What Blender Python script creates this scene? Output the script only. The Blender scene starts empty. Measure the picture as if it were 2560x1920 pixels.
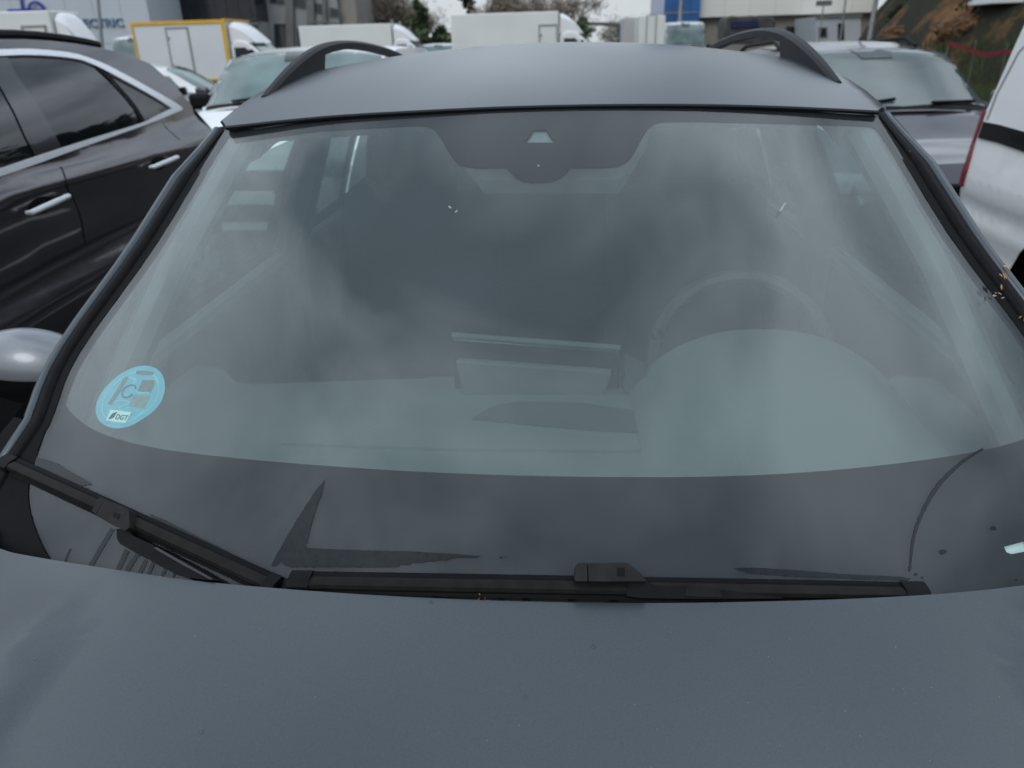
import bpy, bmesh, math, random
import numpy as np
from mathutils import Vector, Matrix
R = math.radians
random.seed(7)
sc = bpy.context.scene
col = sc.collection

# ------------------------------------------------------------------ camera
YAW, PITCH, ROLL = R(4.42), R(23.6), R(-1.65)
CAM = Vector((.047, 0, 1.60))
FPX = 1923.0
fw = Vector((-math.sin(YAW)*math.cos(PITCH), math.cos(YAW)*math.cos(PITCH), -math.sin(PITCH)))
r0 = Vector((math.cos(YAW), math.sin(YAW), 0)); u0 = r0.cross(fw)
cr = r0*math.cos(ROLL)+u0*math.sin(ROLL); cu = -r0*math.sin(ROLL)+u0*math.cos(ROLL)
cam = bpy.data.objects.new('camera', bpy.data.cameras.new('camera')); col.objects.link(cam)
M = Matrix((cr, cu, -fw)).transposed().to_4x4(); M.translation = CAM
cam.matrix_world = M
cam.data.sensor_width = 36; cam.data.lens = 36*FPX/2560
cam.data.clip_start = .02; cam.data.clip_end = 2000
cam.data.dof.use_dof = True; cam.data.dof.focus_distance = .95; cam.data.dof.aperture_fstop = 6.5
sc.camera = cam

# ------------------------------------------------------------------ world: overcast sky
SUN_EL, SUN_AZ = R(36), R(200)
w = bpy.data.worlds.new('World'); sc.world = w; w.use_nodes = True
nt = w.node_tree; nt.nodes.clear()
def N(t, **k):
    n = nt.nodes.new(t)
    for a, b in k.items(): setattr(n, a, b)
    return n
sky = N('ShaderNodeTexSky', sky_type='NISHITA', sun_disc=False, sun_elevation=SUN_EL, sun_rotation=SUN_AZ)
tc = N('ShaderNodeTexCoord')
sep = N('ShaderNodeSeparateXYZ'); nt.links.new(tc.outputs['Generated'], sep.inputs[0])
zc = N('ShaderNodeMath', operation='MAXIMUM'); nt.links.new(sep.outputs[2], zc.inputs[0]); zc.inputs[1].default_value = 0.0
za = N('ShaderNodeMath', operation='ADD'); nt.links.new(zc.outputs[0], za.inputs[0]); za.inputs[1].default_value = .35
dx = N('ShaderNodeMath', operation='DIVIDE'); nt.links.new(sep.outputs[0], dx.inputs[0]); nt.links.new(za.outputs[0], dx.inputs[1])
dy = N('ShaderNodeMath', operation='DIVIDE'); nt.links.new(sep.outputs[1], dy.inputs[0]); nt.links.new(za.outputs[0], dy.inputs[1])
cv = N('ShaderNodeCombineXYZ'); ox = N('ShaderNodeMath', operation='ADD'); ox.inputs[1].default_value = -.33; nt.links.new(dx.outputs[0], ox.inputs[0]); nt.links.new(ox.outputs[0], cv.inputs[0]); nt.links.new(dy.outputs[0], cv.inputs[1]); cv.inputs[2].default_value = 4.6
n1 = N('ShaderNodeTexNoise'); nt.links.new(cv.outputs[0], n1.inputs['Vector'])
n1.inputs['Scale'].default_value = 1.9; n1.inputs['Detail'].default_value = 4; n1.inputs['Roughness'].default_value = .52; n1.inputs['Distortion'].default_value = .5
rp = N('ShaderNodeValToRGB'); nt.links.new(n1.outputs[0], rp.inputs[0])
rp.color_ramp.elements[0].position = .36; rp.color_ramp.elements[0].color = (.22, .27, .33, 1)
rp.color_ramp.elements[1].position = .66; rp.color_ramp.elements[1].color = (.98, 1.09, 1.20, 1)
# overcast brightening towards the zenith
gr = N('ShaderNodeMath', operation='MULTIPLY_ADD'); nt.links.new(zc.outputs[0], gr.inputs[0]); gr.inputs[1].default_value = 10.0; gr.inputs[2].default_value = 9.2
cl = N('ShaderNodeVectorMath', operation='SCALE'); nt.links.new(rp.outputs[0], cl.inputs[0]); nt.links.new(gr.outputs[0], cl.inputs['Scale'])
hz = N('ShaderNodeMapRange'); nt.links.new(zc.outputs[0], hz.inputs[0]); hz.inputs[1].default_value = .02; hz.inputs[2].default_value = .45; hz.inputs[3].default_value = .0; hz.inputs[4].default_value = 1.0
mh = N('ShaderNodeMix', data_type='RGBA'); nt.links.new(hz.outputs[0], mh.inputs[0]); mh.inputs[6].default_value = (6.3, 6.75, 7.2, 1); nt.links.new(cl.outputs[0], mh.inputs[7])
mx = N('ShaderNodeMix', data_type='RGBA'); mx.inputs[0].default_value = .90
nt.links.new(sky.outputs[0], mx.inputs[6]); nt.links.new(mh.outputs[2], mx.inputs[7])
bg = N('ShaderNodeBackground'); bg.inputs['Strength'].default_value = .10
out = N('ShaderNodeOutputWorld'); nt.links.new(mx.outputs[2], bg.inputs[0]); nt.links.new(bg.outputs[0], out.inputs[0])
sl = bpy.data.lights.new('sun', 'SUN'); sl.energy = .6; sl.angle = R(25); sl.color = (1, .97, .92)
so = bpy.data.objects.new('sun', sl); col.objects.link(so)
so.rotation_euler = (math.pi/2-SUN_EL, 0, math.pi-SUN_AZ); so.location = (0, 0, 30)
sc.view_settings.view_transform = 'Standard'; sc.view_settings.look = 'None'
sc.view_settings.exposure = 0; sc.view_settings.gamma = 1; sc.view_settings.use_curve_mapping = False
sc.render.engine = 'CYCLES'
sc.cycles.max_bounces = 8; sc.cycles.transparent_max_bounces = 12

# ------------------------------------------------------------------ pixel helpers
def ray(px, py): return fw + cr*((px-1280)/FPX) - cu*((py-960)/FPX)
def proj(P):
    d = P-CAM; z = d.dot(fw); return 1280+FPX*d.dot(cr)/z, 960-FPX*d.dot(cu)/z
def atY(px, py, Y):
    d = ray(px, py); return CAM + d*(Y/d.y)
def onS(S, px, py, u=0.0, v=.3):
    """parameters of the point of surface S seen at (px, py)"""
    for _ in range(25):
        a = proj(S(u, v)); e = 2e-3
        b = proj(S(u+e, v)); c = proj(S(u, v+e))
        j = ((b[0]-a[0])/e, (c[0]-a[0])/e, (b[1]-a[1])/e, (c[1]-a[1])/e)
        D = j[0]*j[3]-j[1]*j[2]
        rx, ry = px-a[0], py-a[1]
        du, dv = (rx*j[3]-ry*j[1])/D, (ry*j[0]-rx*j[2])/D
        m = max(abs(du), abs(dv), 1e-9); k = min(1, .3/m)
        u += du*k; v += dv*k
        if m < 1e-6: break
    return u, v
def trace(S, pts, u=0.0, v=.3):
    o = []
    for x, y in pts:
        u, v = onS(S, x, y, u, v); o.append((u, v))
    return o
def catmull(pts, k=6, closed=False):
    o = []; n = len(pts)
    rng = range(n if closed else n-1)
    for i in rng:
        g = (lambda q: pts[q % n]) if closed else (lambda q: pts[min(max(q, 0), n-1)])
        p0, p1, p2, p3 = (Vector(g(i+d)) for d in (-1, 0, 1, 2))
        for j in range(k):
            t = j/k
            o.append(tuple(.5*((2*p1)+(-p0+p2)*t+(2*p0-5*p1+4*p2-p3)*t*t+(-p0+3*p1-3*p2+p3)*t**3)))
    if not closed: o.append(tuple(pts[-1]))
    return o

def sst(t): t = max(0, min(1, t)); return t*t*(3-2*t)
def ribbon(pts, wd):
    pts = catmull(pts, 5); L, Rr = [], []
    for i, p in enumerate(pts):
        a = Vector(pts[max(i-1, 0)]); b = Vector(pts[min(i+1, len(pts)-1)]); t = (b-a).normalized(); n = Vector((-t.y, t.x))
        k = wd(i/(len(pts)-1)) if callable(wd) else wd
        L.append((p[0]+n.x*k/2, p[1]+n.y*k/2)); Rr.append((p[0]-n.x*k/2, p[1]-n.y*k/2))
    return L+Rr[::-1]
def arc(cy, cz, r, a0, a1, n=14): return [(cy+r*math.cos(R(a0+(a1-a0)*i/(n-1))), cz+r*math.sin(R(a0+(a1-a0)*i/(n-1)))) for i in range(n)]
# ------------------------------------------------------------------ object helpers
def empty(name, loc, rz=0):
    o = bpy.data.objects.new(name, None); col.objects.link(o); o.location = loc; o.rotation_euler = (0, 0, rz); o.empty_display_size = .2
    return o
def tag(o, label=None, cat=None, group=None, kind=None):
    for k, v in (('label', label), ('category', cat), ('group', group), ('kind', kind)):
        if v: o[k] = v
    return o
def worldof(o):
    m = Matrix.Translation(o.location) @ o.rotation_euler.to_matrix().to_4x4()
    if o.parent: m = worldof(o.parent) @ o.matrix_parent_inverse @ m
    return m
def link(name, me, mat=None, parent=None, keep=True):
    """keep: vertices are world coordinates; else they are local to the parent"""
    o = bpy.data.objects.new(name, me); col.objects.link(o)
    if mat is not None and not me.materials: me.materials.append(mat)
    if parent is not None:
        o.parent = parent
        if keep: o.matrix_parent_inverse = worldof(parent).inverted()
    return o
def finish(bm, name, mat, parent=None, keep=True, smooth=True, bev=0, seg=2, sub=0, angle=40):
    me = bpy.data.meshes.new(name); bmesh.ops.recalc_face_normals(bm, faces=bm.faces); 
    for f in bm.faces: f.smooth = smooth
    bm.to_mesh(me); bm.free()
    o = link(name, me, mat, parent, keep)
    if bev:
        m = o.modifiers.new('b', 'BEVEL'); m.width = bev; m.segments = seg; m.limit_method = 'ANGLE'; m.angle_limit = R(35)
    if sub:
        m = o.modifiers.new('s', 'SUBSURF'); m.levels = m.render_levels = sub
    if smooth and not sub:
        try: me.set_sharp_from_angle(angle=R(angle))
        except Exception: pass
    return o
def patch(name, loops, S, off, mat, parent=None, step=(.08, .08), depth=0, keep=True, nsign=1, wallmat=None):
    """fill loops given in (u,v), cut to a grid, lay on surface S at offset off; depth gives it thickness"""
    bm = bmesh.new(); es = []
    for lp in loops:
        vs = []
        for p in lp:
            if vs and (abs(vs[-1].co.x-p[0])+abs(vs[-1].co.y-p[1])) < 1e-6: continue
            vs.append(bm.verts.new((p[0], p[1], 0)))
        for i in range(len(vs)): es.append(bm.edges.new((vs[i], vs[(i+1) % len(vs)])))
    bmesh.ops.triangle_fill(bm, edges=es, use_beauty=True, use_dissolve=False)
    xs = [v.co.x for v in bm.verts]; ys = [v.co.y for v in bm.verts]
    for ax, st, a, b in ((0, step[0], min(xs), max(xs)), (1, step[1], min(ys), max(ys))):
        k = math.floor(a/st)+1
        while k*st < b:
            co = [0, 0, 0]; co[ax] = k*st; no = [0, 0, 0]; no[ax] = 1
            bmesh.ops.bisect_plane(bm, geom=bm.verts[:]+bm.edges[:]+bm.faces[:], plane_co=co, plane_no=no, dist=1e-7)
            k += 1
    bmesh.ops.join_triangles(bm, faces=bm.faces[:], angle_face_threshold=3.2, angle_shape_threshold=3.2)
    def fr(u, v):
        e = 1e-4; p = S(u, v); n = (S(u+e, v)-p).cross(S(u, v+e)-p); n.normalize(); return p, n*nsign
    cur = {}
    for v in bm.verts:
        p, n = fr(v.co.x, v.co.y); cur[v] = (p, n)
    for v, (p, n) in cur.items(): v.co = p+n*off
    for f in bm.faces:
        f.normal_update(); f.smooth = True
        if f.normal.dot(cur[f.verts[0]][1]) < 0: f.normal_flip()
    nn = {v: n for v, (p, n) in cur.items()}
    if depth:
        for e in [e for e in bm.edges if len(e.link_faces) == 1]:
            a, b = e.verts; f = e.link_faces[0]
            na, nb = cur[a][1], cur[b][1]
            q = [bm.verts.new(a.co), bm.verts.new(b.co), bm.verts.new(b.co-nb*depth), bm.verts.new(a.co-na*depth)]
            g = bm.faces.new(q); g.smooth = False; g.normal_update()
            mid = (a.co+b.co)/2; cen = f.calc_center_median()
            if g.normal.dot(mid-cen) < 0: g.normal_flip()
            for v in q: nn[v] = g.normal.copy()
    bm.verts.index_update()
    normals = [nn[v][:] for v in bm.verts]
    me = bpy.data.meshes.new(name); bm.to_mesh(me); bm.free()
    me.normals_split_custom_set_from_vertices(normals)
    return link(name, me, mat, parent, keep)
def grid(name, fn, us, vs, mat, parent=None, keep=True, closeu=False, smooth=True, caps=False, sub=0, angle=40):
    bm = bmesh.new()
    g = [[bm.verts.new(fn(u, v)) for v in vs] for u in us]
    m = len(us)
    for i in range(m if closeu else m-1):
        for j in range(len(vs)-1):
            bm.faces.new((g[i][j], g[(i+1) % m][j], g[(i+1) % m][j+1], g[i][j+1]))
    if caps:
        bm.faces.new([g[i][0] for i in range(m)]); bm.faces.new([g[i][-1] for i in range(m)])
    return finish(bm, name, mat, parent, keep, smooth, sub=sub, angle=angle)
def lins(a, b, n): return [a+(b-a)*i/(n-1) for i in range(n)]
def boxbm(bm, c, s, rot=None):
    r = bmesh.ops.create_cube(bm, size=1)
    m = Matrix.Translation(c) @ (rot.to_4x4() if rot else Matrix()) @ Matrix.Diagonal((*s, 1))
    bmesh.ops.transform(bm, matrix=m, verts=r['verts'])
    return r['verts']
def box(name, c, s, mat, parent=None, keep=True, bev=0, rot=None, seg=2, sub=0):
    bm = bmesh.new(); boxbm(bm, c, s, rot)
    return finish(bm, name, mat, parent, keep, smooth=bool(bev), bev=bev, seg=seg, sub=sub)
def prism(name, pts, ax, a, b, mat, parent=None, keep=True, bev=0, smooth=False):
    """polygon pts (2D) extruded along axis ax (0,1,2) from a to b"""
    bm = bmesh.new()
    def P(p, t):
        l = list(p); l.insert(ax, t); return l
    A = [bm.verts.new(P(p, a)) for p in pts]; B = [bm.verts.new(P(p, b)) for p in pts]
    n = len(pts)
    for i in range(n): bm.faces.new((A[i], A[(i+1) % n], B[(i+1) % n], B[i]))
    bm.faces.new(A); bm.faces.new(B[::-1])
    return finish(bm, name, mat, parent, keep, smooth or bool(bev), bev=bev)
def tube(name, pts, r, mat, parent=None, keep=True, n=8, prof=None, side=None):
    """sweep a round (or given 2D profile) section along pts; r may be a list"""
    pts = [Vector(p) for p in pts]; bm = bmesh.new(); rings = []
    for i, p in enumerate(pts):
        t = (pts[min(i+1, len(pts)-1)]-pts[max(i-1, 0)]).normalized()
        s0 = Vector(side) if side else (Vector((0, 0, 1)) if abs(t.z) < .9 else Vector((1, 0, 0)))
        a = t.cross(s0).normalized(); b = a.cross(t).normalized()
        rr = r[i] if isinstance(r, (list, tuple)) else r
        P = prof or [(math.cos(2*math.pi*k/n), math.sin(2*math.pi*k/n)) for k in range(n)]
        rings.append([bm.verts.new(p+a*(q[0]*rr)+b*(q[1]*rr)) for q in P])
    m = len(rings[0])
    for i in range(len(rings)-1):
        for k in range(m): bm.faces.new((rings[i][k], rings[i][(k+1) % m], rings[i+1][(k+1) % m], rings[i+1][k]))
    bm.faces.new(rings[0]); bm.faces.new(rings[-1])
    return finish(bm, name, mat, parent, keep)
def textmesh(s, size=1, ext=0.0, bold=0.0):
    c = bpy.data.curves.new('lettering', 'FONT'); c.body = s; c.size = size; c.extrude = ext; c.offset = bold; c.resolution_u = 3
    o = bpy.data.objects.new('lettering', c); col.objects.link(o)
    me = bpy.data.meshes.new_from_object(o.evaluated_get(bpy.context.evaluated_depsgraph_get()))
    bpy.data.objects.remove(o); return me

# ------------------------------------------------------------------ materials
def mat(name, base, rough=.5, metal=0, coat=0, noise=None, spec=.5, bump=None, coatr=.03, emis=None, sheen=0):
    m = bpy.data.materials.new(name); m.use_nodes = True; t = m.node_tree; b = t.nodes['Principled BSDF']
    b.inputs['Base Color'].default_value = (*base, 1); b.inputs['Roughness'].default_value = rough; b.inputs['Metallic'].default_value = metal
    b.inputs['Coat Weight'].default_value = coat; b.inputs['Coat Roughness'].default_value = coatr; b.inputs['Specular IOR Level'].default_value = spec
    tc = t.nodes.new('ShaderNodeTexCoord')
    if noise:
        sc_, amt, det = noise[:3]
        n = t.nodes.new('ShaderNodeTexNoise'); n.inputs['Scale'].default_value = sc_; n.inputs['Detail'].default_value = det
        t.links.new(tc.outputs['Object'], n.inputs['Vector'])
        if len(noise) > 3:
            mp = t.nodes.new('ShaderNodeMapping'); mp.inputs['Scale'].default_value = noise[3]
            t.links.new(tc.outputs['Object'], mp.inputs[0]); t.links.new(mp.outputs[0], n.inputs['Vector'])
        mr = t.nodes.new('ShaderNodeMapRange'); mr.inputs[1].default_value = .3; mr.inputs[2].default_value = .7
        mr.inputs[3].default_value = 1-amt; mr.inputs[4].default_value = 1+amt; t.links.new(n.outputs[0], mr.inputs[0])
        v = t.nodes.new('ShaderNodeVectorMath'); v.operation = 'SCALE'; v.inputs[0].default_value = base; t.links.new(mr.outputs[0], v.inputs['Scale'])
        t.links.new(v.outputs[0], b.inputs['Base Color'])
    if bump:
        n = t.nodes.new('ShaderNodeTexNoise'); n.inputs['Scale'].default_value = bump[0]; n.inputs['Detail'].default_value = 3
        t.links.new(tc.outputs['Object'], n.inputs['Vector'])
        bp = t.nodes.new('ShaderNodeBump'); bp.inputs['Strength'].default_value = bump[1]; bp.inputs['Distance'].default_value = bump[2]
        t.links.new(n.outputs[0], bp.inputs['Height']); t.links.new(bp.outputs[0], b.inputs['Normal'])
    return m
def mixmat(name, a, bcol, scale, thr=.5, w=.06, det=6):
    """two-colour procedural: base a, patches bcol"""
    m = mat(name, a, .9, spec=.2); t = m.node_tree; b = t.nodes['Principled BSDF']
    tc = t.nodes.new('ShaderNodeTexCoord'); n = t.nodes.new('ShaderNodeTexNoise'); n.inputs['Scale'].default_value = scale; n.inputs['Detail'].default_value = det; n.inputs['Roughness'].default_value = .65
    t.links.new(tc.outputs['Object'], n.inputs['Vector'])
    r = t.nodes.new('ShaderNodeValToRGB'); e = r.color_ramp.elements; e[0].position = thr-w; e[0].color = (*a, 1); e[1].position = thr+w; e[1].color = (*bcol, 1)
    t.links.new(n.outputs[0], r.inputs[0]); t.links.new(r.outputs[0], b.inputs['Base Color'])
    return m
def glassmat(name, tint, dust=0.0, ior=1.5, rough=0.0, dustcol=(.30, .31, .32), dustnoise=None):
    m = bpy.data.materials.new(name); m.use_nodes = True; t = m.node_tree; t.nodes.clear()
    tr = t.nodes.new('ShaderNodeBsdfTransparent'); tr.inputs[0].default_value = (*tint, 1)
    gl = t.nodes.new('ShaderNodeBsdfGlossy'); gl.inputs['Roughness'].default_value = rough; gl.inputs[0].default_value = (1, 1, 1, 1)
    fr = t.nodes.new('ShaderNodeFresnel'); ge = t.nodes.new('ShaderNodeNewGeometry'); io = t.nodes.new('ShaderNodeMapRange'); io.inputs[3].default_value = ior; io.inputs[4].default_value = 1/ior
    t.links.new(ge.outputs['Backfacing'], io.inputs[0]); t.links.new(io.outputs[0], fr.inputs[0])
    df = t.nodes.new('ShaderNodeBsdfDiffuse'); df.inputs[0].default_value = (*dustcol, 1)
    m1 = t.nodes.new('ShaderNodeMixShader'); m2 = t.nodes.new('ShaderNodeMixShader'); o = t.nodes.new('ShaderNodeOutputMaterial')
    m1.inputs[0].default_value = dust
    if dust:
        tc = t.nodes.new('ShaderNodeTexCoord'); n = t.nodes.new('ShaderNodeTexNoise'); n.inputs['Scale'].default_value = dustnoise or 9; n.inputs['Detail'].default_value = 6
        t.links.new(tc.outputs['Object'], n.inputs['Vector'])
        n3 = t.nodes.new('ShaderNodeTexNoise'); n3.inputs['Scale'].default_value = 420; n3.inputs['Detail'].default_value = 1; t.links.new(tc.outputs['Object'], n3.inputs['Vector'])
        ad = t.nodes.new('ShaderNodeMath'); ad.operation = 'MULTIPLY_ADD'; ad.inputs[1].default_value = .0; t.links.new(n3.outputs[0], ad.inputs[0]); t.links.new(n.outputs[0], ad.inputs[2])
        mr = t.nodes.new('ShaderNodeMapRange'); mr.inputs[1].default_value = .3; mr.inputs[2].default_value = .7; mr.inputs[3].default_value = dust*.7; mr.inputs[4].default_value = dust*1.3
        t.links.new(ad.outputs[0], mr.inputs[0]); t.links.new(mr.outputs[0], m1.inputs[0])
    t.links.new(tr.outputs[0], m1.inputs[1]); t.links.new(df.outputs[0], m1.inputs[2])
    t.links.new(fr.outputs[0], m2.inputs[0]); t.links.new(m1.outputs[0], m2.inputs[1]); t.links.new(gl.outputs[0], m2.inputs[2])
    t.links.new(m2.outputs[0], o.inputs[0])
    return m
GREY_PAINT = mat('grey_metallic_paint', (.050, .065, .077), .42, .45, .8, noise=(500, .12, 2), coatr=.26, bump=(900, .02, .0003))
BLACK_TRIM = mat('black_plastic', (.006, .006, .007), .5, spec=.12, noise=(60, .25, 4), bump=(700, .15, .0004))
RUBBER = mat('black_rubber', (.004, .004, .005), .6, spec=.12, noise=(40, .3, 4))
WIPER = mat('wiper_plastic', (.014, .013, .012), .5, spec=.1, noise=(50, .25, 4), bump=(500, .1, .0003))
CONN = mat('wiper_cap_plastic', (.022, .021, .021), .55, spec=.12, noise=(60, .2, 4), bump=(900, .15, .0003))
FRIT = mat('black_ceramic_band', (.012, .012, .014), .6, noise=(300, .2, 2), spec=.2)
WS_GLASS = glassmat('windscreen_glass', (.90, .97, .95), dust=.052, dustcol=(.34, .38, .43), dustnoise=5)
WS_INNER = glassmat('windscreen_inner_face', (.86, .97, .94), dust=.07, dustcol=(.42, .47, .48), dustnoise=4)
SIDE_GLASS = glassmat('green_side_glass', (.22, .30, .275)); PRIVACY = glassmat('privacy_glass', (.13, .17, .155))
CLEAN = mat('wet_clean_streak', (.010, .012, .014), .12, spec=.35, noise=(120, .3, 3))
DASH = mat('dashboard_plastic', (.115, .118, .115), .75, noise=(90, .06, 3), bump=(500, .1, .0004))
DASH2 = mat('dark_dashboard_insert', (.05, .052, .052), .6, noise=(90, .06, 3))
CABIN = mat('cabin_trim', (.10, .10, .10), .8, noise=(30, .1, 3))
LINER = mat('grey_headliner', (.20, .21, .20), .95, noise=(80, .05, 3))
SEAT = mat('dark_seat_fabric', (.045, .046, .05), .95, noise=(200, .2, 3))
CHROME = mat('satin_chrome', (.86, .87, .90), .38, .5, noise=(30, .04, 2))
SCREEN = mat('screen_glass', (.02, .022, .024), .15, noise=(20, .1, 2))
TYRE = mat('tyre', (.02, .02, .02), .85, noise=(30, .2, 4)); RIM = mat('alloy_rim', (.4, .41, .42), .35, .9, noise=(20, .05, 2))
WHITE = mat('white_paint', (.86, .87, .87), .35, 0, .6, noise=(1.5, .02, 4))
WHITE_BOX = mat('white_box_panel', (.78, .79, .76), .45, noise=(.8, .05, 6))
BROWN_PAINT = mat('dark_brown_grey_paint', (.085, .076, .084), .26, .85, 1.0, noise=(900, .08, 1), coatr=.02)
DARKGREY_PAINT = mat('dark_grey_paint', (.075, .072, .085), .32, .7, 1.0, noise=(900, .08, 1))
TINT = mat('dark_tinted_glass', (.006, .008, .009), .03, spec=.75, noise=(3, .2, 2))
PALE_GLASS = mat('pale_green_car_glass', (.13, .185, .18), .06, spec=.7, noise=(1.4, .45, 4))
RED = mat('red_lamp_lens', (.17, .010, .014), .15, noise=(60, .1, 2)); LAMP = mat('clear_lamp_lens', (.5, .52, .55), .1, noise=(30, .2, 2))
YELLOW = mat('yellow_edge_trim', (.72, .42, .03), .45, noise=(4, .1, 4))
GREYLINE = mat('grey_door_seal', (.28, .28, .26), .6, noise=(10, .1, 3))
STICK = mat('blue_sticker_print', (.10, .46, .62), .55, noise=(60, .10, 4)); STICK2 = mat('pale_blue_sticker_print', (.25, .60, .72), .55, noise=(80, .08, 3))
STICKW = mat('white_sticker_label', (.75, .88, .86), .5, noise=(90, .05, 3)); STICKD = mat('dark_sticker_ink', (.03, .08, .12), .6, noise=(200, .2, 3))
STICKG = mat('grey_sticker_window', (.16, .15, .15), .6, noise=(150, .2, 3))
LEAF = mat('orange_dead_leaf', (.55, .24, .04), .7, noise=(400, .35, 3)); LEAF2 = mat('brown_leaf_bits', (.30, .16, .08), .8, noise=(500, .4, 3))

# ------------------------------------------------------------------ ground
GROUND = mixmat('worn_asphalt', (.046, .047, .048), (.064, .063, .062), 1.3, .52, .1)
bm = bmesh.new(); bmesh.ops.create_grid(bm, x_segments=40, y_segments=40, size=400)
tag(finish(bm, 'ground', GROUND, smooth=False), kind='structure')
PAINTLINE = mat('worn_white_line', (.55, .55, .52), .8, noise=(12, .3, 6))
for k, x in enumerate((-4.1, -1.35, 1.4, 4.15)):
    box('parking_line', (x, 2.4, .006), (.1, 4.8, .004), PAINTLINE)['kind'] = 'structure'

# ------------------------------------------------------------------ BACKGROUND
def px_poly(pts, Y): return [(atY(x, y, Y).x, atY(x, y, Y).z) for x, y in pts]
def wallprism(name, pts, Y, depth, m, parent=None, bev=0): return prism(name, px_poly(pts, Y), 1, Y, Y+depth, m, parent, bev=bev)
PLASTER = mat('pale_grey_cladding', (.52, .56, .60), .7, noise=(.35, .06, 5)); CONC = mat('grey_concrete', (.30, .31, .31), .85, noise=(.8, .12, 6))
CREAM = mat('cream_cladding', (.82, .81, .74), .7, noise=(.3, .04, 5)); DARKW = mat('dark_glass_wall', (.012, .015, .022), .15, noise=(.5, .4, 3))
WIN = mat('dark_window_pane', (.03, .035, .04), .08, noise=(2, .3, 2)); DGREY = mat('dark_grey_concrete', (.16, .165, .16), .8, noise=(1.2, .15, 5))
BLUEP = mat('blue_glass_panel', (.03, .14, .38), .25, noise=(.5, .35, 3)); STEEL = mat('galvanised_steel', (.32, .33, .33), .5, .6, noise=(3, .1, 4))
LOGO = mat('deep_blue_letters', (.02, .03, .32), .5, noise=(2, .05, 3)); LETT = mat('grey_blue_letters', (.14, .22, .32), .5, noise=(2, .08, 3)); TAUPE = mat('taupe_render', (.27, .25, .22), .85, noise=(.9, .1, 5))
# building with the lettering
Yb = 46
b = empty('office_building', (atY(190, 60, Yb).x, Yb, 0)); tag(b, 'pale grey clad building with blue emblem and grey-blue lettering, top left', 'building')
xl, xr = atY(-420, 60, Yb).x, atY(372, 30, Yb).x
bm = bmesh.new(); boxbm(bm, ((xl+xr)/2, Yb+8, 6.0), (xr-xl, 16, 12)); finish(bm, 'wall', PLASTER, b, smooth=False)
# cladding panels with open joints
pw = (xr-xl)/12
for i in range(12):
    for j in range(5):
        z0 = .02+j*2.4
        box('cladding_panel', (xl+pw*(i+.5), Yb-.03, z0+1.19), (pw-.02, .05, 2.375), PLASTER, b)
def onwall(name, pts, Y, m, par, d=.06): return prism(name, px_poly(pts, Y), 1, Y-d, Y, m, par)
Yl = Yb-.06
onwall('emblem', ribbon([(20, 26), (60, 25.5), (112, 25.5)], 6), Yl, LOGO, b)
onwall('emblem', ribbon([(51, -60), (53, -10), (57, 22)], 6), Yl-.07, LOGO, b)
onwall('emblem', ribbon([(74, 23), (75, 13), (84, 6), (96, 7), (106, 16), (110, 24)], 6.5), Yl-.14, LOGO, b)
onwall('emblem', ribbon([(57, 14), (60, 22), (74, 23)], 5), Yl-.21, LOGO, b)
me = textmesh('ELECTRIC', 1, .05, .012); xs = [v.co.x for v in me.vertices]; W_ = max(xs)-min(xs)
A, B = atY(183, 69, Yl), atY(311, 67, Yl); Hh = (atY(247, 46, Yl)-atY(247, 68, Yl)).z
for v in me.vertices:
    t = (v.co.x-min(xs))/W_; v.co = Vector((A.x+(B.x-A.x)*t, Yl-.05+(v.co.z), A.z+(B.z-A.z)*t+v.co.y/.70*Hh))
link('lettering', me, LETT, b)
me = textmesh('ia', 1, .03); A = atY(229, 98, Yl)
for v in me.vertices: v.co = Vector((A.x+v.co.x*.42, Yl-.03+v.co.z, A.z+v.co.y*.34))
link('lettering', me, LETT, b)
# dark glass block and concrete block
Yd = 50
b = empty('office_building', (atY(480, 30, Yd).x, Yd, 0)); tag(b, 'dark glass-walled block above the yellow-edged van box', 'building')
xa, xb = atY(374, 30, Yd).x, atY(640, 30, Yd).x
zb_ = atY(500, 57, Yd).z
box('upper_storey', ((xa+xb)/2, Yd+6, (zb_+14)/2), (xb-xa, 12, 14-zb_), DARKW, b)
box('base_wall', ((xa+xb)/2, Yd+6.2, zb_/2), (xb-xa-.02, 12, zb_-.01), CONC, b)
for i in range(9): box('mullion', (xa+(xb-xa)*(i+.5)/9, Yd-.03, (zb_+14)/2), (.06, .06, 13.6-zb_), WIN, b)
for i in range(4): box('floor_band', ((xa+xb)/2, Yd-.08, zb_+.05+i*2.2), (xb-xa, .04, .08), WIN, b)
box('ledge', ((xa+xb)/2+1.2, Yd-.25, zb_-.15), ((xb-xa)*.7, .5, .12), DGREY, b)
Yc = 52
b = empty('office_building', (atY(760, 60, Yc).x, Yc, 0)); tag(b, 'grey concrete building with small square windows and dark pipes', 'building')
xa, xb, xc = atY(641, 30, Yc).x, atY(845, 30, Yc).x, atY(886, 30, Yc).x
box('wall', ((xa+xb)/2, Yc+5, 6), (xb-xa, 10, 12), CONC, b)
box('side_wall', ((xb+xc)/2+.01, Yc+5.4, 3.9), (xc-xb-.02, 10, 7.8), TAUPE, b)
for p in ([(677, -12), (708, -8), (708, 10), (677, 5)], [(737, -8), (762, 0), (762, 22), (737, 15)], [(786, 8), (808, 13), (808, 35), (786, 30)], [(826, 20), (846, 25), (846, 42), (826, 40)]):
    f = onwall('window', [(p[0][0]-3, p[0][1]-3), (p[1][0]+3, p[1][1]-3), (p[2][0]+3, p[2][1]+3), (p[3][0]-3, p[3][1]+3)], Yc-.001, DGREY, b, .05)
    onwall('pane', p, Yc-.055, WIN, f, .02)
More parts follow.
